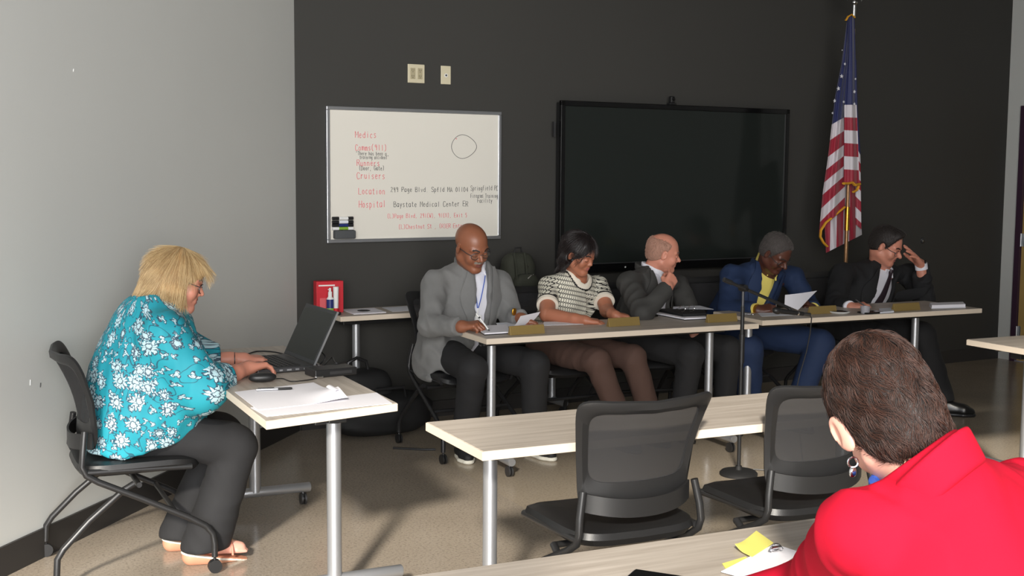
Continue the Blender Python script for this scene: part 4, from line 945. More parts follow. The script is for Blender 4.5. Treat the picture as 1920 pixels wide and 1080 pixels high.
def hspace(pt, n, lo, hi):   # region where (p-pt).n > 0 (to cut away)
    p_, n_ = ff(*pt), ff(*nrm(n))
    return (lambda P: -((P-p_) @ n_), np.array(lo, float), np.array(hi, float))
def ring(c, X, Y, Z, ra, rb, th, hh, tilt=0.):
    C_ = ff(*c); A_ = np.array([X, Y, Z], dtype=np.float32)
    def fn(P):
        q = (P-C_) @ A_.T; x, y, z = q[..., 0], q[..., 1], q[..., 2]+tilt*q[..., 1]
        k = np.sqrt((x/ra)**2+(y/rb)**2)+1e-6; d = (k-1)*min(ra, rb); dz = np.abs(z)-hh
        return np.sqrt(np.maximum(np.abs(d)-th*.5, 0)**2+np.maximum(dz, 0)**2)-th*.5
    return (fn, *bb([c], max(ra, rb)+th+hh))
def join(lst):    # [(V,F,mi array or int)]
    q = G(); V = []; F = []; mi = []; n = 0
    for v, f, m in lst:
        V.append(v); f = np.asarray(f); F += (f+n).tolist(); mi += (m.tolist() if isinstance(m, np.ndarray) else [m]*len(f)); n += len(v)
    q.v = V; q.f = [tuple(x) for x in F]; q.mi = mi; q.n = n; return q
def frame(fw, up):
    y = nrm(fw); up = np.array(up, float); x = nrm(np.cross(y, up)); z = np.cross(x, y); return np.array([x, y, z]).T    # columns
# ---- head in local space: x right, y forward, z up, origin mid head
def head(c, fw, up, s=1., neck=None, neck_r=.055, h=.0032, mouth=0., jaw=1., nose=1., stub=False, cheeks=1., lid=1., ear=1.):
    R = frame(fw, up); f = Fld()
    f.u(ell((0, -.012, .035), (.075, .096, .081)), .02)
    f.u(ell((0, .022, -.028), (.060*jaw, .066, .086)), .03)
    for sg in (-1, 1):
        f.u(rc((sg*.050*jaw, -.005, -.055), (sg*.014, .066, -.098), .021, .017), .025)
        f.u(ell((sg*.040, .058, -.032), (.022*cheeks, .022, .026)), .02)
        f.u(rc((sg*.012, .083, .018), (sg*.046, .066, .020), .009, .008), .014)
        f.s(ell((sg*.031, .096, -.001), (.017, .017, .011)), .012)
        f.u(ell((sg*.031, .0735, -.004), (.0145, .0135, .0115)), .003)
    f.u(ell((0, .070, -.094), (.020, .017, .015)), .02)
    f.u(rc((0, .080, .006), (0, .101*(.5+.5*nose), -.028), .0075, .0105*nose), .010)
    for sg in (-1, 1): f.u(sph((sg*.0115*nose, .091, -.033), .0075*nose), .006)
    f.u(ell((0, .080, -.058), (.026, .012, .016)), .012)
    f.u(rc((-.019, .083, -.0545), (.019, .083, -.0545), .0042, .0042), .004); f.u(rc((0, .0895, -.0545), (.0, .0895, -.0544), .0045, .0045), .008)
    f.u(rc((-.017, .083, -.0645), (.017, .083, -.0645), .0052, .0052), .004); f.u(rc((0, .088, -.0655), (.0, .088, -.0654), .005, .005), .008)
    f.s(rc((-.022, .092, -.0595), (.022, .092, -.0595), .0022+mouth*.004, .0022+mouth*.004), .003)
    for sg in (-1, 1):
        f.u(ell((sg*(.079+.010*(ear-1)), -.006, -.004), (.0075*ear, .0185*ear, .031*ear), RZ(sg*-.35) @ np.array([[1, 0, 0], [0, math.cos(.25), math.sin(.25)], [0, -math.sin(.25), math.cos(.25)]])), .006)
        f.s(ell((sg*(.0865+.010*(ear-1)), -.002, .001), (.0055, .009*ear, .017*ear)), .004)
    Ri = R.T/s
    nk = np.array([0, -.045, -.17]) if neck is None else (np.array(neck)-np.array(c)) @ R/s
    f.u(rc((0, -.022, -.055), nk, neck_r, neck_r*1.12), .022)
    if nk[2] > -.4: f.u(rc((0, .02, -.085), nk*.8+np.array([0, .02, .0]), .030, .04), .03)
    V, F = f.mesh(h)
    fc = V[F].mean(1); mi = np.zeros(len(F), dtype=np.int64)
    x, y, z = np.abs(fc[:, 0]), fc[:, 1], fc[:, 2]
    mi[(x < .0225-.000*z) & (y > .076) & (z < -.0505) & (z > -.0705) & ((x/.0225)**2+((z+.0600)/.0105)**2 < 1)] = 1
    bz = .0195+.006*np.exp(-((x-.034)/.014)**2); mi[(x > .014) & (x < .050) & (y > .05) & (np.abs(z-bz) < .0042)] = 2
    mi[(np.abs(z+.0100) < .0016) & (x > .018) & (x < .045) & (y > .07)] = 2
    if stub: mi[(x < .030) & (y > .070) & (z < -.040) & (z > -.0515)] = 3
    return (V*s) @ R.T+np.array(c), F, mi
def hand(elbow, wrist, dirv, back, side, curl=(.5, .6, .6, .7), thumb=.4, s=1., fr=(.045, .027), h=.0028, spread=.10, splay=None):
    """side +1 left, -1 right; back = outward normal of the back of the hand"""
    y = nrm(dirv); z = np.array(back, float); z = nrm(z-y*(z @ y)); x = np.cross(y, z); R = np.array([x, y, z]).T
    f = Fld(); sx = side
    kn = [(.030, .086), (.010, .091), (-.011, .088), (-.029, .079)]; ln = [.074, .081, .075, .059]
    for i, ((kx, ky), L_) in enumerate(zip(kn, ln)):
        kx *= sx; f.u(rc((kx*.55, .008, 0), (kx, ky, 0), .0155, .0118), .012)
        th = .08; p = np.array([kx, ky, 0.]); sp = spread*kx/.03*(1-.5*curl[i]); fr_ = (.47, .30, .23); rr = (.0098, .0090, .0080, .0070)
        for j in range(3):
            th += curl[i]*(1.0, 1.15, .8)[j]; d = np.array([math.sin(sp), math.cos(sp)*math.cos(th), -math.sin(th)]); q = p+d*L_*fr_[j]
            f.u(rc(p, q, rr[j]*(1. if i < 3 else .9), rr[j+1]*(1. if i < 3 else .9)), .004); p = q
    f.u(ell((0, .045, -.004), (.036, .044, .014)), .012)
    t0 = np.array([sx*.020, .018, -.006]); t1 = np.array([sx*(.046-.010*thumb), .052, -.016-.018*thumb]); t2 = np.array([sx*(.056-.030*thumb), .082, -.022-.030*thumb]); t3_ = np.array([sx*(.056-.050*thumb), .106, -.026-.034*thumb])
    f.u(rc(t0, t1, .0165, .0128), .012); f.u(rc(t1, t2, .0120, .0100), .006); f.u(rc(t2, t3_, .0100, .0080), .004)
    W_ = np.array(wrist, float); el = (np.array(elbow)-W_) @ R/s
    f.u(rc((0, .012, 0), el*.25+np.array([0, 0, 0]), fr[1]/s*1.02, fr[1]/s*1.05), .018); f.u(rc(el*.25, el, fr[1]/s*1.05, fr[0]/s), .02)
    V, F = f.mesh(h/s); return (V*s) @ R.T+W_, F, 0
def bodycore(P, N, sR, eR, sL, eL, hR, kR, aR, hL, kL, aL, h=.014):
    f = Fld(); f.u(rc(P, N, .085, .07), .03)
    for a, b, c in ((sR, eR, None), (sL, eL, None)): f.u(rc(np.array(N)*1-[0, 0, .075], np.array(a)-[0, 0, .01], .034, .040), .02); f.u(rc(a, b, .042, .038), .02)
    for a, b, c in ((hR, kR, aR), (hL, kL, aL)): f.u(rc(P, a, .07, .065), .02); f.u(rc(a, b, .062, .045), .02); f.u(rc(b, c, .042, .033), .02)
    V, F = f.mesh(h); return V, F, 0
def person(name, label, skin, lips, brow, parts, origin, stub=None):
    q = join(parts); mats = [M[skin], M[lips], M[brow]]+([M[stub]] if stub else [])
    o = mk(name, q, mats, None, org=origin); o.location = tuple(origin); tag(o, label, 'person'); return o
def cloth(name, f, h, m, par, org, wr=0., seed=1, uvfn=None, label=None, thick=None):
    V, F = f.mesh(h, wr, seed); q = join([(V, F, 0)]); o = mk(name, q, M[m] if isinstance(m, str) else m, par, org=org, uvfn=uvfn)
    if label: o['label'] = label
    return o, V
def shoe(ankle, toe, h=.006, r=1., sole='sole_white'):
    a = np.array(ankle, float); t_ = np.array(toe, float); d = nrm([t_[0]-a[0], t_[1]-a[1], 0]); n = np.array([-d[1], d[0], 0]); f = Fld()
    heel = np.array([a[0], a[1], .042])-d*.035; ball = np.array([t_[0], t_[1], .036])-d*.075; tip = np.array([t_[0], t_[1], .030])-d*.032
    f.u(rc(heel, ball, .036*r, .040*r), .02); f.u(rc(ball, tip, .040*r, .029*r), .02); f.u(rc(heel+[0, 0, .01], [a[0], a[1], .10], .034*r, .036*r), .03); f.u(rc([a[0], a[1], .085], ball+[0, 0, .01], .036*r, .030*r), .02)
    f.s(hspace((0, 0, .018), (0, 0, -1), heel-.1, tip+.1), .004)
    up = f.mesh(h)
    f2 = Fld(); f2.u(rc(heel*[1, 1, 0]+[0, 0, .012], ball*[1, 1, 0]+[0, 0, .012], .040*r, .046*r), .02); f2.u(rc(ball*[1, 1, 0]+[0, 0, .012], tip*[1, 1, 0]+[0, 0, .012], .046*r, .034*r), .02)
    f2.s(hspace((0, 0, .024), (0, 0, 1), heel-.2, tip+.2), .004); f2.s(hspace((0, 0, .0), (0, 0, -1), heel-.2, tip+.2), .003)
    return up, f2.mesh(h)
def add_shoe(par, org, ankle, toe, m='shoe_black', sole='sole_white', r=1.):
    u_, s_ = shoe(ankle, toe, r=r); o = mk('shoe', join([(*u_, 0)]), M[m], par, org=org); mk('sole', join([(*s_, 0)]), M[sole], o, org=org)
def glasses(par, org, c, fw, up, s=1., m='steel_dark', w=.030, hh=.018, low=0.):
    R = frame(fw, up); L3 = lambda *p: (np.array(p, float)*s) @ R.T+np.array(c)
    q = G()
    for sg in (-1, 1):
        q.tube([L3(sg*.033+w*.86*math.cos(a)*(abs(math.cos(a))**-.15 if abs(math.cos(a)) > .1 else 1), .094-.010*abs(math.cos(a)), -.004-low+hh*math.sin(a)) for a in np.linspace(0, 2*math.pi, 25)[:-1]], .0016*s, n=6, closed=True)
    q.tube([L3(-.008, .093, .0-low), L3(0, .096, .003-low), L3(.008, .093, .0-low)], .0016*s, n=6)
    for sg in (-1, 1): q.tube([L3(sg*.060, .084, .002-low), L3(sg*.072, .06, .004-low), L3(sg*.0775, .02, .006), L3(sg*.080, -.012, .008), L3(sg*.079, -.022, -.012)], .0020*s, n=6)
    o = mk('spectacles', q, M[m], par, org=org)
    for sg in (-1, 1):
        q = G(); pts = [L3(sg*.033+w*.8*math.cos(a), .0925-.008*abs(math.cos(a)), -.004-low+hh*.93*math.sin(a)) for a in np.linspace(0, 2*math.pi, 17)[:-1]]
        q.add(pts+[p+R[:, 1]*.001 for p in pts], [tuple(range(16)), tuple(range(31, 15, -1))]+[(i, (i+1) % 16, 16+(i+1) % 16, 16+i) for i in range(16)]); mk('lens', q, M['glass'], o, org=org, smooth=False)
def hair_cap(par, org, c, fw, up, s=1., m='hair_dark', off=.008, fa=.02, bald=None, h=.0035, front=(.03, .012), label=None, extra=None, nape=.0, fuzz=None):
    """short cropped hair: skull shell cut along hairline and nape planes"""
    R = frame(fw, up); f = Fld(); f.u(ell((0, -.012, .035), (.075+off, .096+off, .081+off)), .01); f.u(ell((0, -.035, -.02), (.066+off*.8, .066+off*.6, .06)), .03)
    if extra: 
        for e in extra: f.u(*e)
    lo, hi = (-.2, -.2, -.2), (.2, .2, .2)
    f.s(hspace((0, front[0], front[1]), (0, .87, -.42), lo, hi), .008)
    f.s(hspace((0, .0, -.02-nape), (0, .5, -.83), lo, hi), .008)
    f.s(hspace((0, 0, -.082-nape), (0, 0, -1), lo, hi), .008)
    for sg in (-1, 1): f.s(ell((sg*.084, .0, -.006), (.016, .026, .036)), .006)
    if bald: f.s(ell(*bald), .012)
    V, F = f.mesh(h); o = mk('hair', join([((V*s), F, 0)]), M[m], par); 
    o.matrix_parent_inverse = Matrix.Identity(4); mm = Matrix.Identity(4)
    for i in range(3):
        for j in range(3): mm[i][j] = R[i, j]
        mm[i][3] = c[i]-org[i]
    o.matrix_local = mm
    if fuzz: fz = hair_fall('hair_strands', o, (0, 0, 0), V, F, np.eye(3), (0, 0, 0), s, 3500, (0, -.03, .12), .007, .014, .0006, fuzz, .25, .004, 4)
    return o
def surf(V, fr_o, R, x, z, tol=.016):   # front most cloth point near torso coords (x, z)
    q = (V-np.array(fr_o)) @ R; m = (np.abs(q[:, 0]-x) < tol) & (np.abs(q[:, 2]-z) < tol)
    y = q[m, 1].max() if m.any() else .12
    return np.array(fr_o)+R @ np.array([x, y+.003, z])
def strands(name, par, org, rows, r0, r1, m, label=None):
    """rows: list of (k,3) world point arrays"""
    k = len(rows[0]); hc = bpy.data.hair_curves.new(name); hc.add_curves([k]*len(rows)); P = np.array(rows, dtype=np.float32)-np.array(org, dtype=np.float32)
    hc.points.foreach_set('position', P.reshape(-1)) if False else hc.attributes['position'].data.foreach_set('vector', P.reshape(-1))
    ra = hc.attributes.get('radius') or hc.attributes.new('radius', 'FLOAT', 'POINT')
    rr = np.tile(np.linspace(r0, r1, k).astype(np.float32), len(rows)); ra.data.foreach_set('value', rr)
    hc.materials.append(M[m]); o = bpy.data.objects.new(name, hc); COL.objects.link(o); o.parent = par
    if label: o['label'] = label
    return o
def suit(par, org, P, N, R, sR, eR, wR, sL, eL, wL, m, shirt, b=1., vw=.075, vh=.34, vx=0., wr=.004, seed=3, h=.0075, low=None, dep=1., collar=True, sleeve_r=(.070, .060, .047), lapel=True, extra=None, sh_extra=None, opn=0., cuffs=True, lz0=.02, colup=0.):
    P, N = np.array(P, float), np.array(N, float); X, Y, Z = R[:, 0], R[:, 1], R[:, 2]; ax = N-P; L_ = np.linalg.norm(ax)
    pts = [P+ax*t for t in (-.02, .22, .45, .68, .86, .96)]
    rad = [(.185, .135), (.175, .145), (.180, .138), (.185, .125), (.135, .095), (.075, .070)]
    rad = [(a*b, c*b*dep) for a, c in rad]
    def arms(f, g):
        for s_, e_, w_, sg in ((sR, eR, wR, 1), (sL, eL, wL, -1)):
            s_, e_, w_ = np.array(s_), np.array(e_), np.array(w_); f.u(rc(N-Z*.012+X*sg*.035, s_, .050+g, .063+g), .05); f.u(rc(s_, e_, sleeve_r[0]+g, sleeve_r[1]+g), .03); f.u(rc(e_, w_, sleeve_r[1]+g, sleeve_r[2]+g), .02)
    f = Fld(); f.u(loft(pts, rad, X, Y), .04); arms(f, 0)
    if low: 
        for e in low: f.u(*e)
    if extra:
        for e in extra: f.u(*e)
    for s_, w_, e_ in ((1, wR, eR), (-1, wL, eL)):
        d = nrm(np.array(w_)-np.array(e_)); f.s(hspace(np.array(w_)-d*.004, d, np.array(w_)-.09, np.array(w_)+.09), .004)
    N_, X_, Y_, Z_ = ff(*N), ff(*X), ff(*Y), ff(*Z)
    def wedge(Pp):
        q = Pp-N_; x = q @ X_-vx; y = q @ Y_; z = q @ Z_; w = vw*np.clip(1+z/vh, -1, 1.15)+opn; return np.maximum(np.abs(x)-w, -(y-.005))
    lo, hi = np.array(N)-.5, np.array(N)+.3; f.s((wedge, lo, hi), .006)
    if lapel:
        def lap(Pp, d):
            q = Pp-N_; y = q @ Y_; z = q @ Z_; v = wedge(Pp); k = (v < .050*np.clip(1+z/vh, 0, 1)+.004) & (y > .02) & (z > -vh) & (z < .05)
            q_ = np.abs(q @ X_-vx)
            return np.where(k, d-.011, d)
        f.post.append(lap)
    f.s(rc(N+Z*.01, N+Z*.2, .062, .075), .01)
    j, Vj = cloth('jacket', f, h, m, par, org, wr, seed)
    f = Fld(); f.u(loft(pts, [(a-.014, c-.012) for a, c in rad], X, Y), .04)
    if sh_extra:
        for e in sh_extra: f.u(*e)
    f.u(rc(N-Z*.05, N+Z*.012, .075, .062), .03); f.s(rc(N+Z*.0+Y*.012, N+Z*.2+Y*.03, .056, .07), .006)
    s, Vs = cloth('shirt', f, h*.8, shirt, par, org, .002, seed+5)
    if collar:
        f = Fld(); f.u(ring(N+Z*(.028+colup)+Y*.010, X, Y, Z, .066+colup*.4, .068+colup*.4, .008, .017+colup*.6, .30), .004)
        for sg in (-1, 1): f.u(rc(N+X*sg*.030+Y*.068+Z*.010, N+X*sg*.046+Y*.085-Z*.032, .010, .006), .012)
        V, F = f.mesh(.004); mk('collar', join([(V, F, 0)]), M[shirt], s, org=org)
        f = Fld(); f.u(ring(N+Z*.012-Y*.012, X, Y, Z, .084, .084, .012, .016, .35), .004); f.s((wedge, lo, hi), .004)
        V, F = f.mesh(.005); mk('jacket_collar', join([(V, F, 0)]), M[m], j, org=org)
    if cuffs:
        for e_, w_ in ((eR, wR), (eL, wL)):
            d = nrm(np.array(w_)-np.array(e_)); q = G(); w_ = np.array(w_); r_ = sleeve_r[2]-.006; q.tube([w_-d*.03, w_+d*.012], r_, n=20); mk('cuff', q, M[shirt], s, org=org)
    if lapel:
        for sg in (-1, 1):
            gr = []
            for t in np.linspace(0, 1, 17):
                z = lz0-min(vh*.9, .36)*t; w = vw*min(max(1+z/vh, -1), 1.15)+opn; lw = (.022+.060*t/.45 if t < .45 else (.052 if t < .5 else .078*(1-(t-.5)/.5)**.7+.004))
                a = surf(Vj, N, R, vx+sg*(w+.004), z, .013)+Y*.004; b_ = surf(Vj, N, R, vx+sg*(w+lw), z, .013)+Y*.004; m_ = surf(Vj, N, R, vx+sg*(w+lw*.5), z, .013)+Y*.006
                gr.append([a, m_, b_] if sg > 0 else [b_, m_, a])
            gr = np.array(gr)
            for _ in range(2): gr[1:-1] = (gr[:-2]+2*gr[1:-1]+gr[2:])/4
            q = G(); q.sheet(gr, .005); mk('lapel', q, M[m], j, org=org)
    return j, s, Vj, Vs
def trousers(par, org, P, hR, kR, aR, hL, kL, aL, m, r=(.098, .078, .062), pel=.12, h=.0085, hem=None, wr=.003, seed=9, extra=None):
    f = Fld(); P = np.array(P, float)
    for a, b, c in ((hR, kR, aR), (hL, kL, aL)):
        a, b, c = map(lambda v: np.array(v, float), (a, b, c)); f.u(rc(P, a, pel, r[0]+.012), .05); f.u(rc(a, b, r[0], r[1]), .03); f.u(rc(b, c, r[1], r[2] if hem is None else hem), .02)
        f.s(hspace(c-[0, 0, .0], (0, 0, -1), c-[.2, .2, .2], c+[.2, .2, .02]), .004)
    if extra:
        for e in extra: f.u(*e)
    return cloth('trousers', f, h, m, par, org, wr, seed)

def hair_fall(name, par, org, V, F, R, c, s, n, crown, L0, L1, r0, m, down=.35, out=.0012, k=8, keep=None):
    tr = V[F].mean(1); nn = np.cross(V[F[:, 1]]-V[F[:, 0]], V[F[:, 2]]-V[F[:, 0]]); nn /= np.linalg.norm(nn, axis=1, keepdims=True)+1e-9; rows = []; cr = np.array(crown)
    for i in rng.choice(len(F), n):
        p = tr[i].copy(); n_ = nn[i]
        if n_[2] < -.55 or (keep is not None and not keep(p, n_)): continue
        L_ = rng.uniform(L0, L1); pts = []; a = rng.uniform(.3, 1.6)*out
        for q in range(k):
            t = q/(k-1); pts.append(p+n_*(a*math.sin(3.1*t)+.0004))
            d = (p-cr)*np.array([1, 1, .25]); d = d-n_*(d @ n_); d /= np.linalg.norm(d)+1e-9; d = d*(1-down)+np.array([0, 0, -down]); d = d-n_*(d @ n_)*.9; d /= np.linalg.norm(d)+1e-9; p = p+d*L_/(k-1)
        rows.append((np.array(pts)*s) @ R.T+np.array(c))
    return strands(name, par, org, rows, r0, r0*.4, m)
# ================================================================== people
def Pp_(px, py, y): return at(px, py, y=y)
Zup = np.array([0, 0, 1.])
# ---------------------------------------------------- woman in turquoise at the laptop
org = np.array([.70, 5.03, 0.])
hc_, hf, hu = np.array([.888, 5.03, 1.148]), (.96, -.14, -.30), (.25, 0, 1); hs = 1.04
neck = (.775, 5.03, 1.02)
sR, eR, wR = np.array([.80, 4.84, .945]), np.array([.925, 4.785, .745]), Pp_(462, 690, 4.99)
sL, eL, wL = np.array([.82, 5.22, .945]), np.array([1.0, 5.30, .775]), Pp_(452, 674, 5.27)
pr_ = [head(hc_, hf, hu, hs, neck, .058, jaw=1.08, cheeks=1.15),
       hand(eR, wR, (.82, .42, .0), (-.1, .25, 1), -1, (.35, .4, .45, .5), .5, 1.0, (.046, .029)),
       hand(eL, wL, (.93, .05, -.02), (0, -.1, 1), 1, (.35, .4, .45, .5), .4, 1.0, (.046, .029)),
       bodycore((.68, 5.03, .58), neck, sR, eR, sL, eL, (.68, 4.94, .56), (1.07, 4.90, .46), (.95, 4.93, .10), (.68, 5.12, .56), (1.07, 5.13, .46), (.90, 5.14, .10))]
per = person('person', 'seated woman in a turquoise floral blouse and black trousers typing on a laptop', 'skin_pink', 'lips_pale', 'brow_grey', pr_, org)
f = Fld()
f.u(loft([(.70, 5.03, .50), (.745, 5.03, .62), (.755, 5.03, .76), (.78, 5.03, .88), (.785, 5.03, .97), (.778, 5.03, 1.015)], [(.205, .215), (.228, .235), (.215, .23), (.185, .205), (.14, .16), (.085, .10)], (1, 0, 0), (0, 1, 0)), .05)
f.u(ell((.86, 5.03, .84), (.13, .17, .09)), .06); f.u(ell((.86, 4.99, .69), (.155, .21, .10)), .06)
for s_, e_, w_ in ((sR, eR, wR), (sL, eL, wL)):
    f.u(rc(np.array([.785, 5.03, .985]), s_, .07, .085), .06); f.u(rc(s_, e_, .092, .098), .04); we = e_+(w_-e_)*.42; f.u(rc(e_, we, .095, .070), .03)
    d = nrm(w_-e_); f.s(hspace(we+d*.02, d, we-.15, we+.15), .006)
f.s(hspace((.574, 5.03, .487), (-.18, 0, -1), (.3, 4.6, .3), (.8, 5.4, .62)), .006); f.s(hspace((.90, 5.03, .545), (.25, 0, -1), (.6, 4.6, .3), (1.2, 5.4, .66)), .01)
f.s(rc((.775, 5.03, 1.03), (.80, 5.03, 1.2), .062, .09), .01)
def uvb(V):
    a = np.arctan2(V[:, 1]-5.03, V[:, 0]-.76); return np.stack([a*.26, V[:, 2]+.15*(V[:, 0]-.7)], 1)
bl, Vb = cloth('blouse', f, .0075, 'floral', per, org, .004, 4, uvb, 'turquoise blouse with white flowers')
trousers(per, org, (.68, 5.03, .575), (.70, 4.93, .545), (1.085, 4.90, .475), (.955, 4.925, .062), (.70, 5.13, .545), (1.085, 5.135, .47), (.905, 5.145, .062), 'trouser_black', (.078, .080, .075), .105, hem=.095, extra=[(rc((1.05, 4.9, .505), (.85, 4.93, .545), .068, .078), .04), (rc((1.05, 5.13, .505), (.85, 5.13, .545), .068, .078), .04)])
for y0, xh, xt in ((4.93, .875, 1.135), (5.145, .835, 1.09)):
    f = Fld(); f.u(rc((xh+.03, y0, .085), (xh+.12, y0-.003, .075), .034, .036), .03); f.u(rc((xh+.12, y0-.003, .072), (xt-.04, y0-.01, .045), .036, .028), .03)
    for k in range(5): yy = y0-.034+.016*k; f.u(rc((xt-.055, yy, .043), (xt-.012-.006*abs(k-1), yy, .036), .010, .008), .006)
    f.s(hspace((0, 0, .030), (0, 0, -1), (0, 4, 0), (2, 6, .1)), .004)
    V, F = f.mesh(.004); ft_ = mk('foot', join([(V, F, 0)]), M['skin_pale'], per, org=org)
    f = Fld(); f.u(rc((xh+.03, y0, .034), (xh+.13, y0-.004, .026), .040, .044), .02); f.u(rc((xh+.13, y0-.004, .024), (xt-.03, y0-.01, .020), .046, .034), .02)
    f.s(hspace((0, 0, .0), (0, 0, -1), (0, 4, -.1), (2, 6, .1)), .003); f.s(hspace((xh, y0, .058), (.22, 0, 1), (0, 4, 0), (2, 6, .3)), .003); V, F = f.mesh(.004); sd = mk('sandal', join([(V, F, 0)]), M['sandal_sole'], per, org=org)
    f = Fld(); f.u(rc((xh+.03, y0, .044), (xh+.13, y0-.004, .034), .044, .048), .02); f.u(rc((xh+.13, y0-.004, .032), (xt-.03, y0-.01, .026), .050, .038), .02)
    f.s(hspace((xh, y0, .046), (-.22, 0, -1), (0, 4, -.2), (2, 6, .3)), .002); f.s(hspace((xh, y0, .056), (.22, 0, 1), (0, 4, -.2), (2, 6, .3)), .002); V, F = f.mesh(.003); mk('insole', join([(V, F, 0)]), M['sole_white'], sd, org=org)
    q = G(); q.tube([(xt-.075+.0*k, y0+.045*math.cos(a)-.005, .032+.046*math.sin(a)) for k, a in enumerate(np.linspace(0, math.pi, 12))], .011, n=8, flat=.45)
    mk('strap', q, M['sandal'], sd, org=org); q = G(); q.tube([(xh+.075, y0+.042*math.cos(a), .06+.062*math.sin(a)) for a in np.linspace(0, math.pi, 12)], .008, n=8, flat=.45); mk('ankle_strap', q, M['sandal'], sd, org=org)
    q = G(); q.tube([(xt-.075, y0-.005, .083), (xt-.075, y0-.012, .085)], .008, n=8); mk('buckle', q, M['gold'], sd, org=org)
# blond bob
R = frame(hf, hu); H = lambda p: (np.array(p)*hs) @ R.T+hc_
f = Fld(); f.u(ell((0, -.014, .040), (.088, .108, .088)), .01); f.u(ell((0, -.05, -.03), (.084, .075, .085)), .04)
for sg in (-1, 1): f.u(loft([(sg*.074, -.004, .02), (sg*.080, -.008, -.05), (sg*.072, -.004, -.112)], [(.016, .038), (.017, .038), (.012, .030)], (1, 0, 0), (0, 1, 0)), .02)
f.u(loft([(0, -.085, .0), (0, -.098, -.06), (0, -.120, -.115)], [(.070, .030), (.066, .028), (.050, .016)], (1, 0, 0), (0, 1, 0)), .03)
f.u(ell((0, .062, .060), (.066, .028, .034)), .02)
f.s(ell((0, .098, -.045), (.062, .075, .085)), .012); f.s(rc((0, .0, -.09), (0, -.02, -.2), .052, .056), .01)
V, F = f.mesh(.004); hb = mk('hair', join([((V*hs) @ R.T+hc_, F, 0)]), M['hair_blond_base'], per, org=org)
hair_fall('hair_strands', hb, org, V, F, R, hc_, hs, 12000, (0, -.02, .13), .05, .09, .0005, 'strand_blond', .5, .0007, keep=lambda p, n_: not (p[1] > .040 and p[2] < .075))
glasses(per, org, hc_, hf, hu, hs, 'steel_dark', low=.004)
q = G(); q.lathe([(.031, -.008), (.033, -.008), (.033, .008), (.031, .008)], wL-nrm(wL-eL)*.035, axis=nrm(wL-eL), n=24); mk('bracelet', q, M['black_plastic'], per, org=org)
# ---------------------------------------------------- man in the grey blazer
org = np.array([2.70, 6.4, 0])
N = Pp_(884, 502, 6.38); P = np.array([2.72, 6.47, .56]); hc_ = Pp_(884, 463, 6.27); hf, hu = (.22, -.88, -.40), (.0, -.42, .95); hs = 1.10
R = frame((.12, -1, -.05), N-P)
sR, eR, wR = Pp_(815, 531, 6.38), Pp_(806, 610, 6.20), Pp_(862, 613, 5.98)
sL, eL, wL = Pp_(938, 533, 6.42), Pp_(960, 598, 6.30), Pp_(975, 596, 6.16)
aR, aL = np.array([2.62, 6.16, .10]), np.array([3.02, 6.08, .10]); kR, kL = np.array([2.60, 5.98, .53]), np.array([2.98, 6.00, .53]); hR, hL = P+[-.10, -.02, 0], P+[.10, -.02, 0]
hR_ = hand(eR, wR, nrm(Pp_(905, 606, 5.90)-wR), (.0, -.25, 1), -1, (.75, .8, .85, .9), .8, 1.08, (.05, .033))
pr_ = [head(hc_, hf, hu, hs, N, .060, stub=True), hR_,
       hand(eL, wL, (.75, -.45, -.30), (-.0, .1, 1), 1, (.45, .5, .55, .6), .5, 1.05, (.05, .032)),
       bodycore(P, N, sR, eR, sL, eL, hR, kR, aR, hL, kL, aL)]
per = person('person', 'bald man with glasses and grey moustache in a grey blazer and blue lanyard, writing', 'skin_brown', 'lips_brown', 'brow_dark', pr_, org, 'stubble')
low = [(rc(P+[-.13, .03, .02], (2.50, 6.42, .50), .10, .065), .05), (loft([(2.54, 6.42, .66), (2.50, 6.42, .52), (2.475, 6.40, .44)], [(.06, .15), (.045, .15), (.022, .13)], (1, 0, 0), (0, 1, 0)), .04), (rc((2.50, 6.34, .60), (2.60, 6.22, .47), .05, .025), .04)]
j, s_, Vj, Vs = suit(per, org, P, N, R, sR, eR, wR, sL, eL, wL, 'grey_blazer', 'shirt_white', 1.03, vw=.055, vh=.95, low=low, seed=11, opn=.010, vx=-.018, wr=.006, cuffs=False)
trousers(per, org, P, hR, kR, aR, hL, kL, aL, 'trouser_black', seed=12)
add_shoe(per, org, aR, (2.60, 6.02, 0), 'black_matte'); add_shoe(per, org, aL, (3.06, 5.90, 0), 'black_matte')
glasses(per, org, hc_, hf, hu, hs, 'steel_dark')
q = G()
for sg in (-1, 1):
    pts = [surf(Vs, N, R, sg*(.048-.045*t), -.015-.20*t) for t in np.linspace(0, 1, 9)]; q.tube(pts, .0055, n=8, flat=.35)
mk('lanyard', q, M['lanyard'], per, org=org)
b_ = surf(Vs, N, R, .0, -.225); q = G(); q.tube([b_, b_-Zup*.03], .004, n=8); q.box(b_-Zup*.055+R[:, 1]*.004, (.04, .003, .05), R); mk('badge', q, M['white'], per, org=org)
b_ = surf(Vj, N, R, -.155, -.215, .02); q = G(); q.add(*[(np.array(v), fc) for v, fc in [blob(.014, .005, .021)]][0]); q.v[0] = q.v[0] @ R.T+b_; mk('badge_emblem', q, M['gold'], per, org=org)
hp = hR_[0]; tipx = Pp_(918, 621, 5.86); top = Pp_(893, 588, 5.93); t = thing('pen', 'white and black pen in the hand of the man in the grey blazer', 'pen', tuple(tipx)); dd = top-tipx
q = G(); q.tube([dd*.1, dd], [.0045, .0045], n=10); mk('barrel', q, M['white'], t)
q = G(); q.tube([dd*0, dd*.04, dd*.12], [.0008, .003, .0045], n=10); mk('tip', q, M['black_plastic'], t); q = G(); q.tube([dd*.72, dd*.8], .0052, n=10); mk('band', q, M['black_plastic'], t)
gr = []
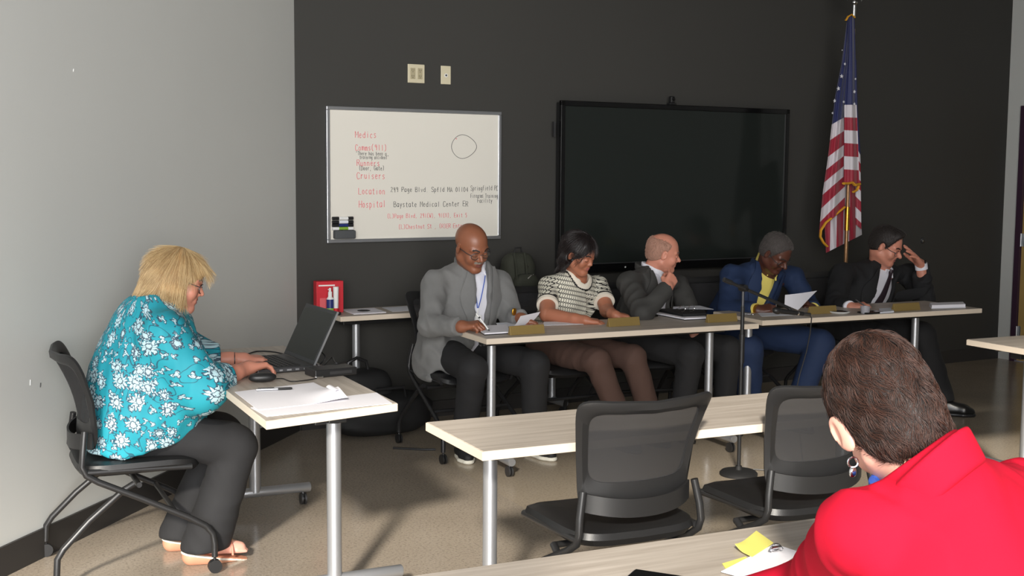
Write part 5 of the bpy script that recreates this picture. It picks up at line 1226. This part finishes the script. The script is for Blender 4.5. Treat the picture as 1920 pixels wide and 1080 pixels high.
for v in np.linspace(0, 1, 12):
    a = Pp_(958+18*v, 612-8*v, 6.02+.03*v); b = Pp_(985+28*v, 607-11*v, 6.10+.04*v); a[2] = LZ+.003+.055*v*v; b[2] = LZ+.003+.062*v*v; gr.append([a+(b-a)*k for k in np.linspace(0, 1, 6)])
gr = np.array(gr); c = gr.reshape(-1, 3).mean(0); c[2] = LZ; q = G(); q.sheet(gr-c, .0012); o = mk('paper_sheet', q, M['paper']); o.location = tuple(c); tag(o, 'curled white page lifted by the left hand of the man in the grey blazer', 'paper')
# ---------------------------------------------------- woman in the patterned knit top
org = np.array([3.36, 6.48, 0])
N = Pp_(1080, 519, 6.44); P = np.array([3.36, 6.50, .55]); hc_ = Pp_(1086, 474, 6.36); hf, hu = (.48, -.78, -.42), (.06, -.35, .95); hs = 1.02
R = frame((.22, -1, 0), N-P)
sR, eR, wR = Pp_(1028, 535, 6.45), Pp_(1026, 590, 6.24), Pp_(1094, 600, 6.02)
sL, eL, wL = Pp_(1122, 533, 6.50), Pp_(1138, 582, 6.30), Pp_(1150, 590, 6.13)
aR, aL = np.array([3.56, 6.0, .12]), np.array([3.78, 6.05, .12]); kR, kL = np.array([3.36, 5.98, .53]), np.array([3.62, 6.02, .53]); hR, hL = P+[-.09, -.02, 0], P+[.09, -.02, 0]
pr_ = [head(hc_, hf, hu, hs, N, .048, jaw=.95, nose=.92),
       hand(eR, wR, (.93, -.30, -.12), (0, -.1, 1), -1, (.20, .25, .3, .35), .35, .95, (.045, .027)),
       hand(eL, wL, (.95, -.2, -.12), (0, -.1, 1), 1, (.35, .5, .55, .6), .35, .95, (.045, .027)),
       bodycore(P, N, sR, eR, sL, eL, hR, kR, aR, hL, kL, aL)]
# full arms are bare from the sleeve end
f = Fld(); f.u(rc(sR, eR, .046, .047), .02); pr_.append((*f.mesh(.006), 0)); f = Fld(); f.u(rc(sL, eL, .044, .044), .02); pr_.append((*f.mesh(.006), 0))
per = person('person', 'dark haired woman in a cream and black patterned short sleeved knit top, reading', 'skin_tan', 'lips_pale', 'brow_dark', pr_, org)
f = Fld(); ax = N-P; pts = [P+ax*t for t in (-.05, .2, .45, .7, .88, .97)]
f.u(loft(pts, [(.165, .125), (.160, .130), (.165, .125), (.17, .115), (.12, .085), (.072, .062)], R[:, 0], R[:, 1]), .04); 
for sg in (-1, 1): f.u(ell(P+ax*.62+R[:, 1]*.085+R[:, 0]*sg*.07, (.075, .06, .07), R), .05)
for s0, e0, sg in ((sR, eR, 1), (sL, eL, -1)):
    f.u(rc(N-R[:, 2]*.025+R[:, 0]*sg*.03, s0-[0, 0, .008], .045, .050), .05); m_ = s0+(e0-s0)*.62; f.u(rc(s0-[0, 0, .008], m_, .056, .060), .03); d = nrm(e0-s0); f.s(hspace(m_+d*.01, d, m_-.1, m_+.1), .004)
f.s(rc(N+R[:, 1]*.022-R[:, 2]*.004, N+R[:, 2]*.2+R[:, 1]*.05, .064, .09), .006)
def uvk(V): q = (V-N) @ R; a = np.arctan2(q[:, 0], q[:, 1]+.0); return np.stack([a*.30, q[:, 2]], 1)
V, F = f.mesh(.006, .003, 5); q_ = (V[F].mean(1)-N) @ R; rad_ = np.sqrt((q_[:, 0]/.92)**2+((q_[:, 1]-.018))**2+((q_[:, 2]-.028+.35*q_[:, 1])*1.)**2); mi = np.zeros(len(F), dtype=np.int64); mi[rad_ < .105] = 2; mi[rad_ < .097] = 1
tp = mk('knit_top', join([(V, F, mi)]), [M['lattice'], M['knit_cream'], M['black_matte']], per, org=org, uvfn=uvk)
for s0, e0 in ((sR, eR), (sL, eL)):
    m_ = s0+(e0-s0)*.62; d = nrm(e0-s0); q = G(); q.tube([m_-d*.002, m_+d*.020], .064, n=28); mk('sleeve_band', q, M['knit_cream'], tp, org=org); q = G(); q.tube([m_-d*.012, m_-d*.003], .0645, n=28); mk('sleeve_stripe', q, M['black_matte'], tp, org=org)
trousers(per, org, P, hR, kR, aR, hL, kL, aL, 'trouser_brown', (.090, .074, .062), seed=15)
add_shoe(per, org, aR, (3.58, 5.86, 0), 'black_matte', 'black_plastic'); add_shoe(per, org, aL, (3.82, 5.92, 0), 'black_matte', 'black_plastic')
f = Fld(); f.u(ell((0, -.014, .038), (.086, .108, .088)), .01); f.u(ell((0, -.055, -.035), (.072, .065, .085)), .04)
for sg in (-1, 1): f.u(loft([(sg*.072, .0, .03), (sg*.078, -.028, -.04), (sg*.060, -.045, -.115)], [(.014, .035), (.015, .030), (.016, .028)], (1, 0, 0), (0, 1, 0)), .02)
f.s(ell((0, .100, -.035), (.066, .078, .098)), .012); 
for sg in (-1, 1): f.s(ell((sg*.084, .004, -.010), (.022, .022, .028)), .008)
f.s(rc((0, .01, -.09), (0, .0, -.2), .050, .056), .01)
V, F = f.mesh(.004); RH = frame(hf, hu); hb = mk('hair', join([((V*hs) @ RH.T+hc_, F, 0)]), M['hair_black'], per, org=org)
hair_fall('hair_strands', hb, org, V, F, RH, hc_, hs, 5000, (-.02, .02, .13), .03, .06, .0006, 'strand_black', .4, .0007)
e_ = hc_+(np.array([.083, .0, -.045])*hs) @ RH.T; q = G(); q.add(*blob(.006, .006, .006)); q.v[0] = q.v[0]+e_; mk('earring', q, M['chrome'], per, org=org)
# ---------------------------------------------------- bald man in charcoal, chin on hand
org = np.array([4.0, 6.5, 0])
N = Pp_(1222, 512, 6.46); P = np.array([3.93, 6.52, .56]); hc_ = Pp_(1244, 474, 6.40); hf, hu = (.90, -.36, -.20), (.15, -.2, 1); hs = 1.0
R = frame((.62, -.85, 0), N-P)
sR, eR, wR = Pp_(1180, 532, 6.36), Pp_(1204, 588, 6.10), Pp_(1250, 541, 6.14)
sL, eL, wL = Pp_(1272, 538, 6.58), Pp_(1300, 600, 6.45), Pp_(1302, 622, 6.24)
aR, aL = np.array([4.0, 6.1, .1]), np.array([4.35, 6.15, .1]); kR, kL = np.array([4.0, 6.0, .53]), np.array([4.32, 6.08, .53]); hR, hL = P+[-.09, -.03, 0], P+[.1, 0, 0]
pr_ = [head(hc_, hf, hu, hs, N, .058, jaw=1.02, nose=1.1),
       hand(eR, wR, nrm(Pp_(1272, 502, 6.18)-wR), (.35, -.75, .40), -1, (.55, 1.0, 1.05, 1.1), .75, 1.02, (.045, .031)),
       hand(eL, wL, (.15, -.5, -.85), (.1, -.8, .5), 1, (.25, .3, .35, .4), .3, 1.0, (.045, .03)),
       bodycore(P, N, sR, eR, sL, eL, hR, kR, aR, hL, kL, aL)]
per = person('person', 'balding man in a charcoal suit turned aside with his fist at his chin', 'skin_pink', 'lips_pale', 'brow_grey', pr_, org)
j, s_, Vj, Vs = suit(per, org, P, N, R, sR, eR, wR, sL, eL, wL, 'charcoal_suit', 'shirt_white', .98, vw=.075, vh=1.2, seed=21, opn=.03, vx=.012, wr=.006, cuffs=False, sleeve_r=(.068, .058, .046))
trousers(per, org, P, hR, kR, aR, hL, kL, aL, 'trouser_black', seed=22)
add_shoe(per, org, aR, (4.0, 5.95, 0), 'shoe_black', 'black_plastic'); add_shoe(per, org, aL, (4.4, 6.02, 0), 'shoe_black', 'black_plastic')
hair_cap(per, org, hc_, hf, hu, hs, 'hair_lightgrey', .004, bald=((0, .03, .095), (.066, .12, .085)), front=(.005, .01), fuzz='strand_lightgrey')
b_ = surf(Vj, N, R, -.105, -.22, .02); q = G(); q.tube([b_+Zup*.02, b_, b_-Zup*.02], [.004, .007, .003], n=8); mk('lapel_ornament', q, M['gold'], per, org=org)
# ---------------------------------------------------- man in blue suit reading a sheet
org = np.array([4.72, 6.6, 0])
N = Pp_(1432, 508, 6.52); P = np.array([4.70, 6.62, .56]); hc_ = Pp_(1455, 474, 6.36); hf, hu = (.25, -.72, -.62), (.10, -.62, .78); hs = 1.04
R = frame((.18, -1, -.1), N-P)
sR, eR, wR = Pp_(1373, 518, 6.50), Pp_(1366, 582, 6.34), Pp_(1416, 582, 6.14)
sL, eL, wL = Pp_(1487, 520, 6.56), Pp_(1516, 576, 6.46), Pp_(1524, 580, 6.28)
aR, aL = np.array([4.58, 6.2, .1]), np.array([4.80, 6.05, .1]); kR, kL = np.array([4.46, 6.06, .53]), np.array([5.02, 6.08, .53]); hR, hL = P+[-.10, -.03, 0], P+[.10, -.03, 0]
hR_ = hand(eR, wR, nrm(Pp_(1466, 574, 6.06)-wR), (.1, -.5, .9), -1, (.45, .5, .55, .6), .6, 1.06, (.048, .032))
pr_ = [head(hc_, hf, hu, hs, N+R[:, 1]*.02, .062, jaw=1.06, nose=1.15), hR_,
       hand(eL, wL, nrm(Pp_(1510, 570, 6.20)-wL)+np.array([0, 0, .1]), (.3, -.6, .7), 1, (.5, .55, .6, .65), .6, 1.04, (.048, .032)),
       bodycore(P, N, sR, eR, sL, eL, hR, kR, aR, hL, kL, aL)]
per = person('person', 'man in a blue suit and open yellow shirt looking down at a white sheet', 'skin_dark', 'lips_dark', 'brow_dark', pr_, org)
j, s_, Vj, Vs = suit(per, org, P, N, R, sR, eR, wR, sL, eL, wL, 'blue_suit', 'shirt_yellow', 1.05, vw=.095, vh=.42, seed=31, opn=.004, vx=.022, colup=.024, wr=.006, cuffs=True, sleeve_r=(.074, .064, .050))
trousers(per, org, P, hR, kR, aR, hL, kL, aL, 'blue_suit', (.105, .086, .070), seed=32)
add_shoe(per, org, aR, (4.56, 6.04, 0), 'shoe_black', 'black_plastic'); add_shoe(per, org, aL, (4.84, 5.9, 0), 'shoe_black', 'black_plastic')
hair_cap(per, org, hc_, hf, hu, hs, 'hair_grey', .007, front=(.030, .012), nape=.01, fuzz='strand_grey')
glasses(per, org, hc_, hf, hu, hs, 'steel_dark', low=.008)
q = G(); d = nrm(wR-eR); q.lathe([(.036, -.007), (.039, -.006), (.039, .006), (.036, .007)], wR+d*.014, axis=d, n=24); mk('watch', q, M['gold'], per, org=org)
b_ = surf(Vj, N, R, -.085, -.10, .02); q = G(); q.add(*blob(.008, .004, .006)); q.v[0] = q.v[0] @ R.T+b_; mk('lapel_pin', q, M['chrome'], per, org=org)
b_ = surf(Vj, N, R, -.135, -.17, .02); q = G(); q.tube([b_+Zup*.022, b_-Zup*.02], .004, n=8); mk('pocket_pen', q, M['alu'], per, org=org)
gr = []
A0, A1, A2, A3 = Pp_(1472, 553, 6.16), Pp_(1532, 545, 6.20), Pp_(1513, 564, 6.12), Pp_(1494, 581, 6.08); A4 = Pp_(1471, 571, 6.12)
for i in range(8):
    u_ = i/7; a = A0+(A4-A0)*u_; b = A1+(A2-A1)*u_; gr.append([a+(b-a)*k+np.array([0, -.012, 0])*math.sin(k*3.14)+(A3-(A4+A2)/2)*(1-abs(2*k-1))*u_ for k in np.linspace(0, 1, 9)])
gr = np.array(gr); c = gr.reshape(-1, 3).mean(0); q = G(); q.sheet(gr-c, .0012); o = mk('paper_sheet', q, M['paper']); o.location = tuple(c); tag(o, 'white sheet held up between the hands of the man in blue', 'paper')
# ---------------------------------------------------- man in black suit, hand on forehead
org = np.array([5.76, 6.6, 0])
N = Pp_(1650, 505, 6.56); P = np.array([5.70, 6.66, .56]); hc_ = Pp_(1662, 460, 6.46); hf, hu = (.50, -.74, -.42), (.10, -.35, .95); hs = 1.08
R = frame((.25, -1, -.05), N-P)
sR, eR, wR = Pp_(1577, 514, 6.52), Pp_(1566, 574, 6.34), Pp_(1592, 576, 6.14)
sL, eL, wL = Pp_(1705, 515, 6.60), Pp_(1736, 566, 6.36), Pp_(1727, 497, 6.36)
aR, aL = np.array([5.55, 6.2, .1]), np.array([6.02, 6.05, .10]); kR, kL = np.array([5.52, 6.06, .53]), np.array([5.90, 6.12, .53]); hR, hL = P+[-.10, -.03, 0], P+[.10, -.03, 0]
hL_ = hand(eL, wL, nrm(Pp_(1694, 448, 6.32)-wL), (.75, -.35, .5), 1, (.04, .07, .14, .24), .25, 1.18, (.046, .031))
pr_ = [head(hc_, hf, hu, hs, N, .062, jaw=1.06, cheeks=1.15, nose=1.15, mouth=.6),
       hand(eR, wR, nrm(Pp_(1620, 572, 6.08)-wR), (-.1, -.2, 1), -1, (.55, .6, .65, .7), .7, 1.04, (.046, .031)), hL_,
       bodycore(P, N, sR, eR, sL, eL, hR, kR, aR, hL, kL, aL)]
per = person('person', 'man with glasses in a black suit and dark tie resting his forehead on his hand', 'skin_pink', 'lips_pale', 'brow_dark', pr_, org)
j, s_, Vj, Vs = suit(per, org, P, N, R, sR, eR, wR, sL, eL, wL, 'black_suit', 'shirt_white', 1.12, vw=.072, vh=1.3, seed=41, opn=.045, lz0=-.04, wr=.006, cuffs=True, sleeve_r=(.074, .064, .048))
trousers(per, org, P, hR, kR, aR, hL, kL, aL, 'black_suit', (.105, .086, .075), seed=42, hem=.085)
add_shoe(per, org, aR, (5.5, 6.04, 0), 'shoe_black', 'black_plastic'); add_shoe(per, org, aL, (6.18, 5.90, 0), 'shoe_black', 'black_plastic')
hair_cap(per, org, hc_, hf, hu, hs, 'hair_dark', .009, front=(.032, .014), fuzz='strand_dark', extra=[(ell((0, .045, .090), (.055, .045, .034)), .02)])
glasses(per, org, hc_, hf, hu, hs, 'steel_dark', low=.004)
q = G(); gr = []
for t in np.linspace(0, 1, 16):
    c = surf(Vs, N, R, -.004+.03*t*t, -.010-.34*t, .012); w = (.022 if t < .05 else .016+.026*t); gr.append([c-R[:, 0]*w+R[:, 1]*.002, c+R[:, 1]*.007, c+R[:, 0]*w+R[:, 1]*.002])
q.sheet(np.array(gr), .005); kn = surf(Vs, N, R, -.004, -.006, .012); q2 = G(); q.tube([kn+R[:, 2]*.012, kn-R[:, 2]*.022], [.020, .012], n=10); mk('necktie', q, M['tie'], per, org=org)
q = G(); d = nrm(wL-eL); q.lathe([(.035, -.008), (.038, -.007), (.038, .007), (.035, .008)], wL+d*.018, axis=d, n=24); mk('watch', q, M['black_gloss'], per, org=org)
p0 = Pp_(1615, 569, 6.07); t = thing('pen', 'dark pen in the right hand of the man in black', 'pen', tuple(p0)); q = G(); dd = Pp_(1628, 578, 6.03)-p0; q.tube([-dd*.8, dd*.9, dd*1.2], [.0045, .0045, .001], n=8); mk('barrel', q, M['steel_dark'], t)
# ---------------------------------------------------- woman in the red jacket, foreground
org = np.array([1.56, 1.2, 0])
hc_ = atd(1663, 779, 1.94); hf, hu = (.46, .67, -.58), (-.13, .51, .80); hs = 1.0
N = atd(1738, 896, 1.86); P = np.array([1.56, 1.14, .57])
sL, sR = atd(1618, 1000, 1.84), atd(1922, 940, 2.06); eL = at(1520, 1110, z=.815); wL = at(1330, 1150, z=.79); eR = at(2010, 1040, z=.83); wR = np.array([1.80, 2.0, .785])
fwd = nrm(np.cross(N-P, sR-sL)*-1); 
if fwd @ np.array([.5, .85, 0]) < 0: fwd = -fwd
R = frame(fwd, N-P)
hR, hL = P+[.09, .06, -.02], P+[-.09, .03, -.02]; kR, kL = np.array([1.84, 1.56, .53]), np.array([1.62, 1.60, .53]); aR, aL = np.array([1.88, 1.62, .1]), np.array([1.62, 1.66, .1])
f = Fld()
pr_ = [head(hc_, hf, hu, hs, N-R[:, 2]*.02, .052, jaw=.97, h=.003, ear=1.12),
       hand(eL, wL, nrm(np.array([-.8, .5, -.06])), (0, 0, 1), 1, (.4, .45, .5, .55), .4, .98, (.042, .028)),
       hand(eR, wR, nrm(np.array([-.6, .7, -.06])), (0, 0, 1), -1, (.4, .45, .5, .55), .4, .98, (.042, .028)),
       bodycore(P, N-R[:, 2]*.03, sR, eR, sL, eL, hR, kR, aR, hL, kL, aL)]
per = person('person', 'short haired woman in a bright red jacket seen from behind in the foreground', 'skin_pale', 'lips_pale', 'brow_dark', pr_, org)
X, Y, Z = R[:, 0], R[:, 1], R[:, 2]; ax = N-P; f = Fld()
f.u(loft([P+ax*t for t in (-.02, .22, .45, .66, .82, .93)], [(.18, .13), (.170, .135), (.175, .13), (.185, .118), (.155, .095), (.09, .07)], X, Y), .05)
for s0, e0, w0, sg in ((sR, eR, wR, 1), (sL, eL, wL, -1)):
    f.u(rc(N-Z*.045+X*sg*.03, s0, .052, .058), .06); f.u(rc(s0, e0, .064, .056), .03); f.u(rc(e0, w0, .056, .046), .02); d = nrm(w0-e0); f.s(hspace(w0-d*.004, d, w0-.09, w0+.09), .004)
f.s(rc(N-Z*.02, N+Z*.2, .056, .07), .01)
def seam(Pp, d):   # sleeve head seam
    for s0, sg in ((sL, -1), (sR, 1)):
        q = Pp-ff(*s0); t = q @ ff(*X)*sg; d = d+.005*np.exp(-((t+.012)/.007)**2)*np.clip((.11-np.linalg.norm(q, axis=-1))/.03, 0, 1)
    return d
f.post.append(seam)
jk, Vj = cloth('jacket', f, .0055, 'red_jacket', per, org, .0042, 52)
f = Fld(); f.u(ring(N+Z*.012+Y*.004, X, Y, Z, .061, .067, .008, .020, .25), .004); f.u(ring(N-Z*.010-Y*.004, X, Y, Z, .071, .076, .012, .024, .40), .012)
f.s(hspace(N+Y*.085, Y, N-.3, N+.3), .02)
V, F = f.mesh(.004); mk('jacket_collar', join([(V, F, 0)]), M['red_jacket'], jk, org=org)
f = Fld(); f.u(ring(N+Z*.0+Y*.016, X, Y, Z, .060, .064, .007, .016, -.2), .004); V, F = f.mesh(.004); mk('blouse_collar', join([(V, F, 0)]), M['lanyard'], per, org=org)
trousers(per, org, P, hR, kR, aR, hL, kL, aL, 'trouser_black', seed=53)
add_shoe(per, org, aR, (1.92, 1.78, 0), 'shoe_black', 'black_plastic'); add_shoe(per, org, aL, (1.64, 1.82, 0), 'shoe_black', 'black_plastic')
f = Fld(); f.u(ell((0, -.016, .040), (.077, .106, .088)), .01); f.u(ell((0, -.045, -.025), (.066, .078, .070)), .03); f.u(ell((.0, -.06, -.07), (.050, .040, .035)), .03)
f.s(hspace((0, .055, .02), (0, .90, -.42), (-.2,)*3, (.2,)*3), .010); f.s(hspace((0, -.0, -.030), (0, .72, -.68), (-.2,)*3, (.2,)*3), .010)
for sg in (-1, 1): f.s(ell((sg*.092, .002, -.006), (.026, .030, .044)), .008)
V, F = f.mesh(.0035, .0016, 77); RH = frame(hf, hu); hb = mk('hair', join([((V*hs) @ RH.T+hc_, F, 0)]), M['hair_brown_base'], per, org=org)
tr = V[F].mean(1); nn = np.cross(V[F[:, 1]]-V[F[:, 0]], V[F[:, 2]]-V[F[:, 0]]); nn /= np.linalg.norm(nn, axis=1, keepdims=True)+1e-9
sel = rng.choice(len(F), 24000, replace=True); rows = []; cr = np.array([.012, -.062, .10])
for i in sel:
    p = tr[i]+rng.normal(size=3)*.0015; n_ = nn[i]
    if n_[1] > .75 or n_[2] < -.75: continue
    r_ = p-cr; r_ = r_-n_*(r_ @ n_); rl = np.linalg.norm(r_)+1e-6; r_ = r_/rl; sw = np.cross(n_, r_); L_ = rng.uniform(.016, .032)*(1 if p[2] > -.03 else .75)
    tuft = math.sin(p[0]*85+p[2]*55)*math.cos(p[1]*70-p[2]*65)+.5*math.sin(p[0]*170-p[2]*120)
    d = r_+sw*(.9*math.exp(-rl/.035)+.9*tuft+.2*rng.normal())+n_*(.24+.16*tuft)+np.array([0, 0, -.15]); d /= np.linalg.norm(d); pts = []
    for k in range(6): pts.append(p.copy()); p = p+d*L_/5; d = d-n_*.17+np.array([0, 0, -.04])+sw*.10*tuft; d /= np.linalg.norm(d)
    rows.append((np.array(pts)*hs) @ RH.T+hc_)
strands('hair_strands', hb, org, rows, .00042, .00018, 'strand_brown')
e_ = hc_+(np.array([-.080, .004, -.044])*hs) @ RH.T; q = G(); q.tube([e_+np.array([0, .0, -.006])+.008*(math.cos(a)*CR+math.sin(a)*Zup) for a in np.linspace(0, 2*math.pi, 16)[:-1]], .0017, n=8, closed=True); q.add(*blob(.006, .004, .008)); q.v[-1] = q.v[-1]+e_-Zup*.022; mk('earring', q, M['chrome'], per, org=org)
p = at(1455, 1031, z=LZ+.014); t = thing('binder_clip', 'small silver clip on the papers beside the red sleeve', 'clip', tuple(p))
q = G(); q.tube([(-.016, 0, 0), (-.012, 0, .006), (.012, 0, .006), (.016, 0, 0)], .004, n=8); q.tube([(.004+.012*math.cos(a), .006, .004+.008*math.sin(a)) for a in np.linspace(0, 2*math.pi, 14)[:-1]], .0016, n=6, closed=True); mk('wire', q, M['chrome'], t)
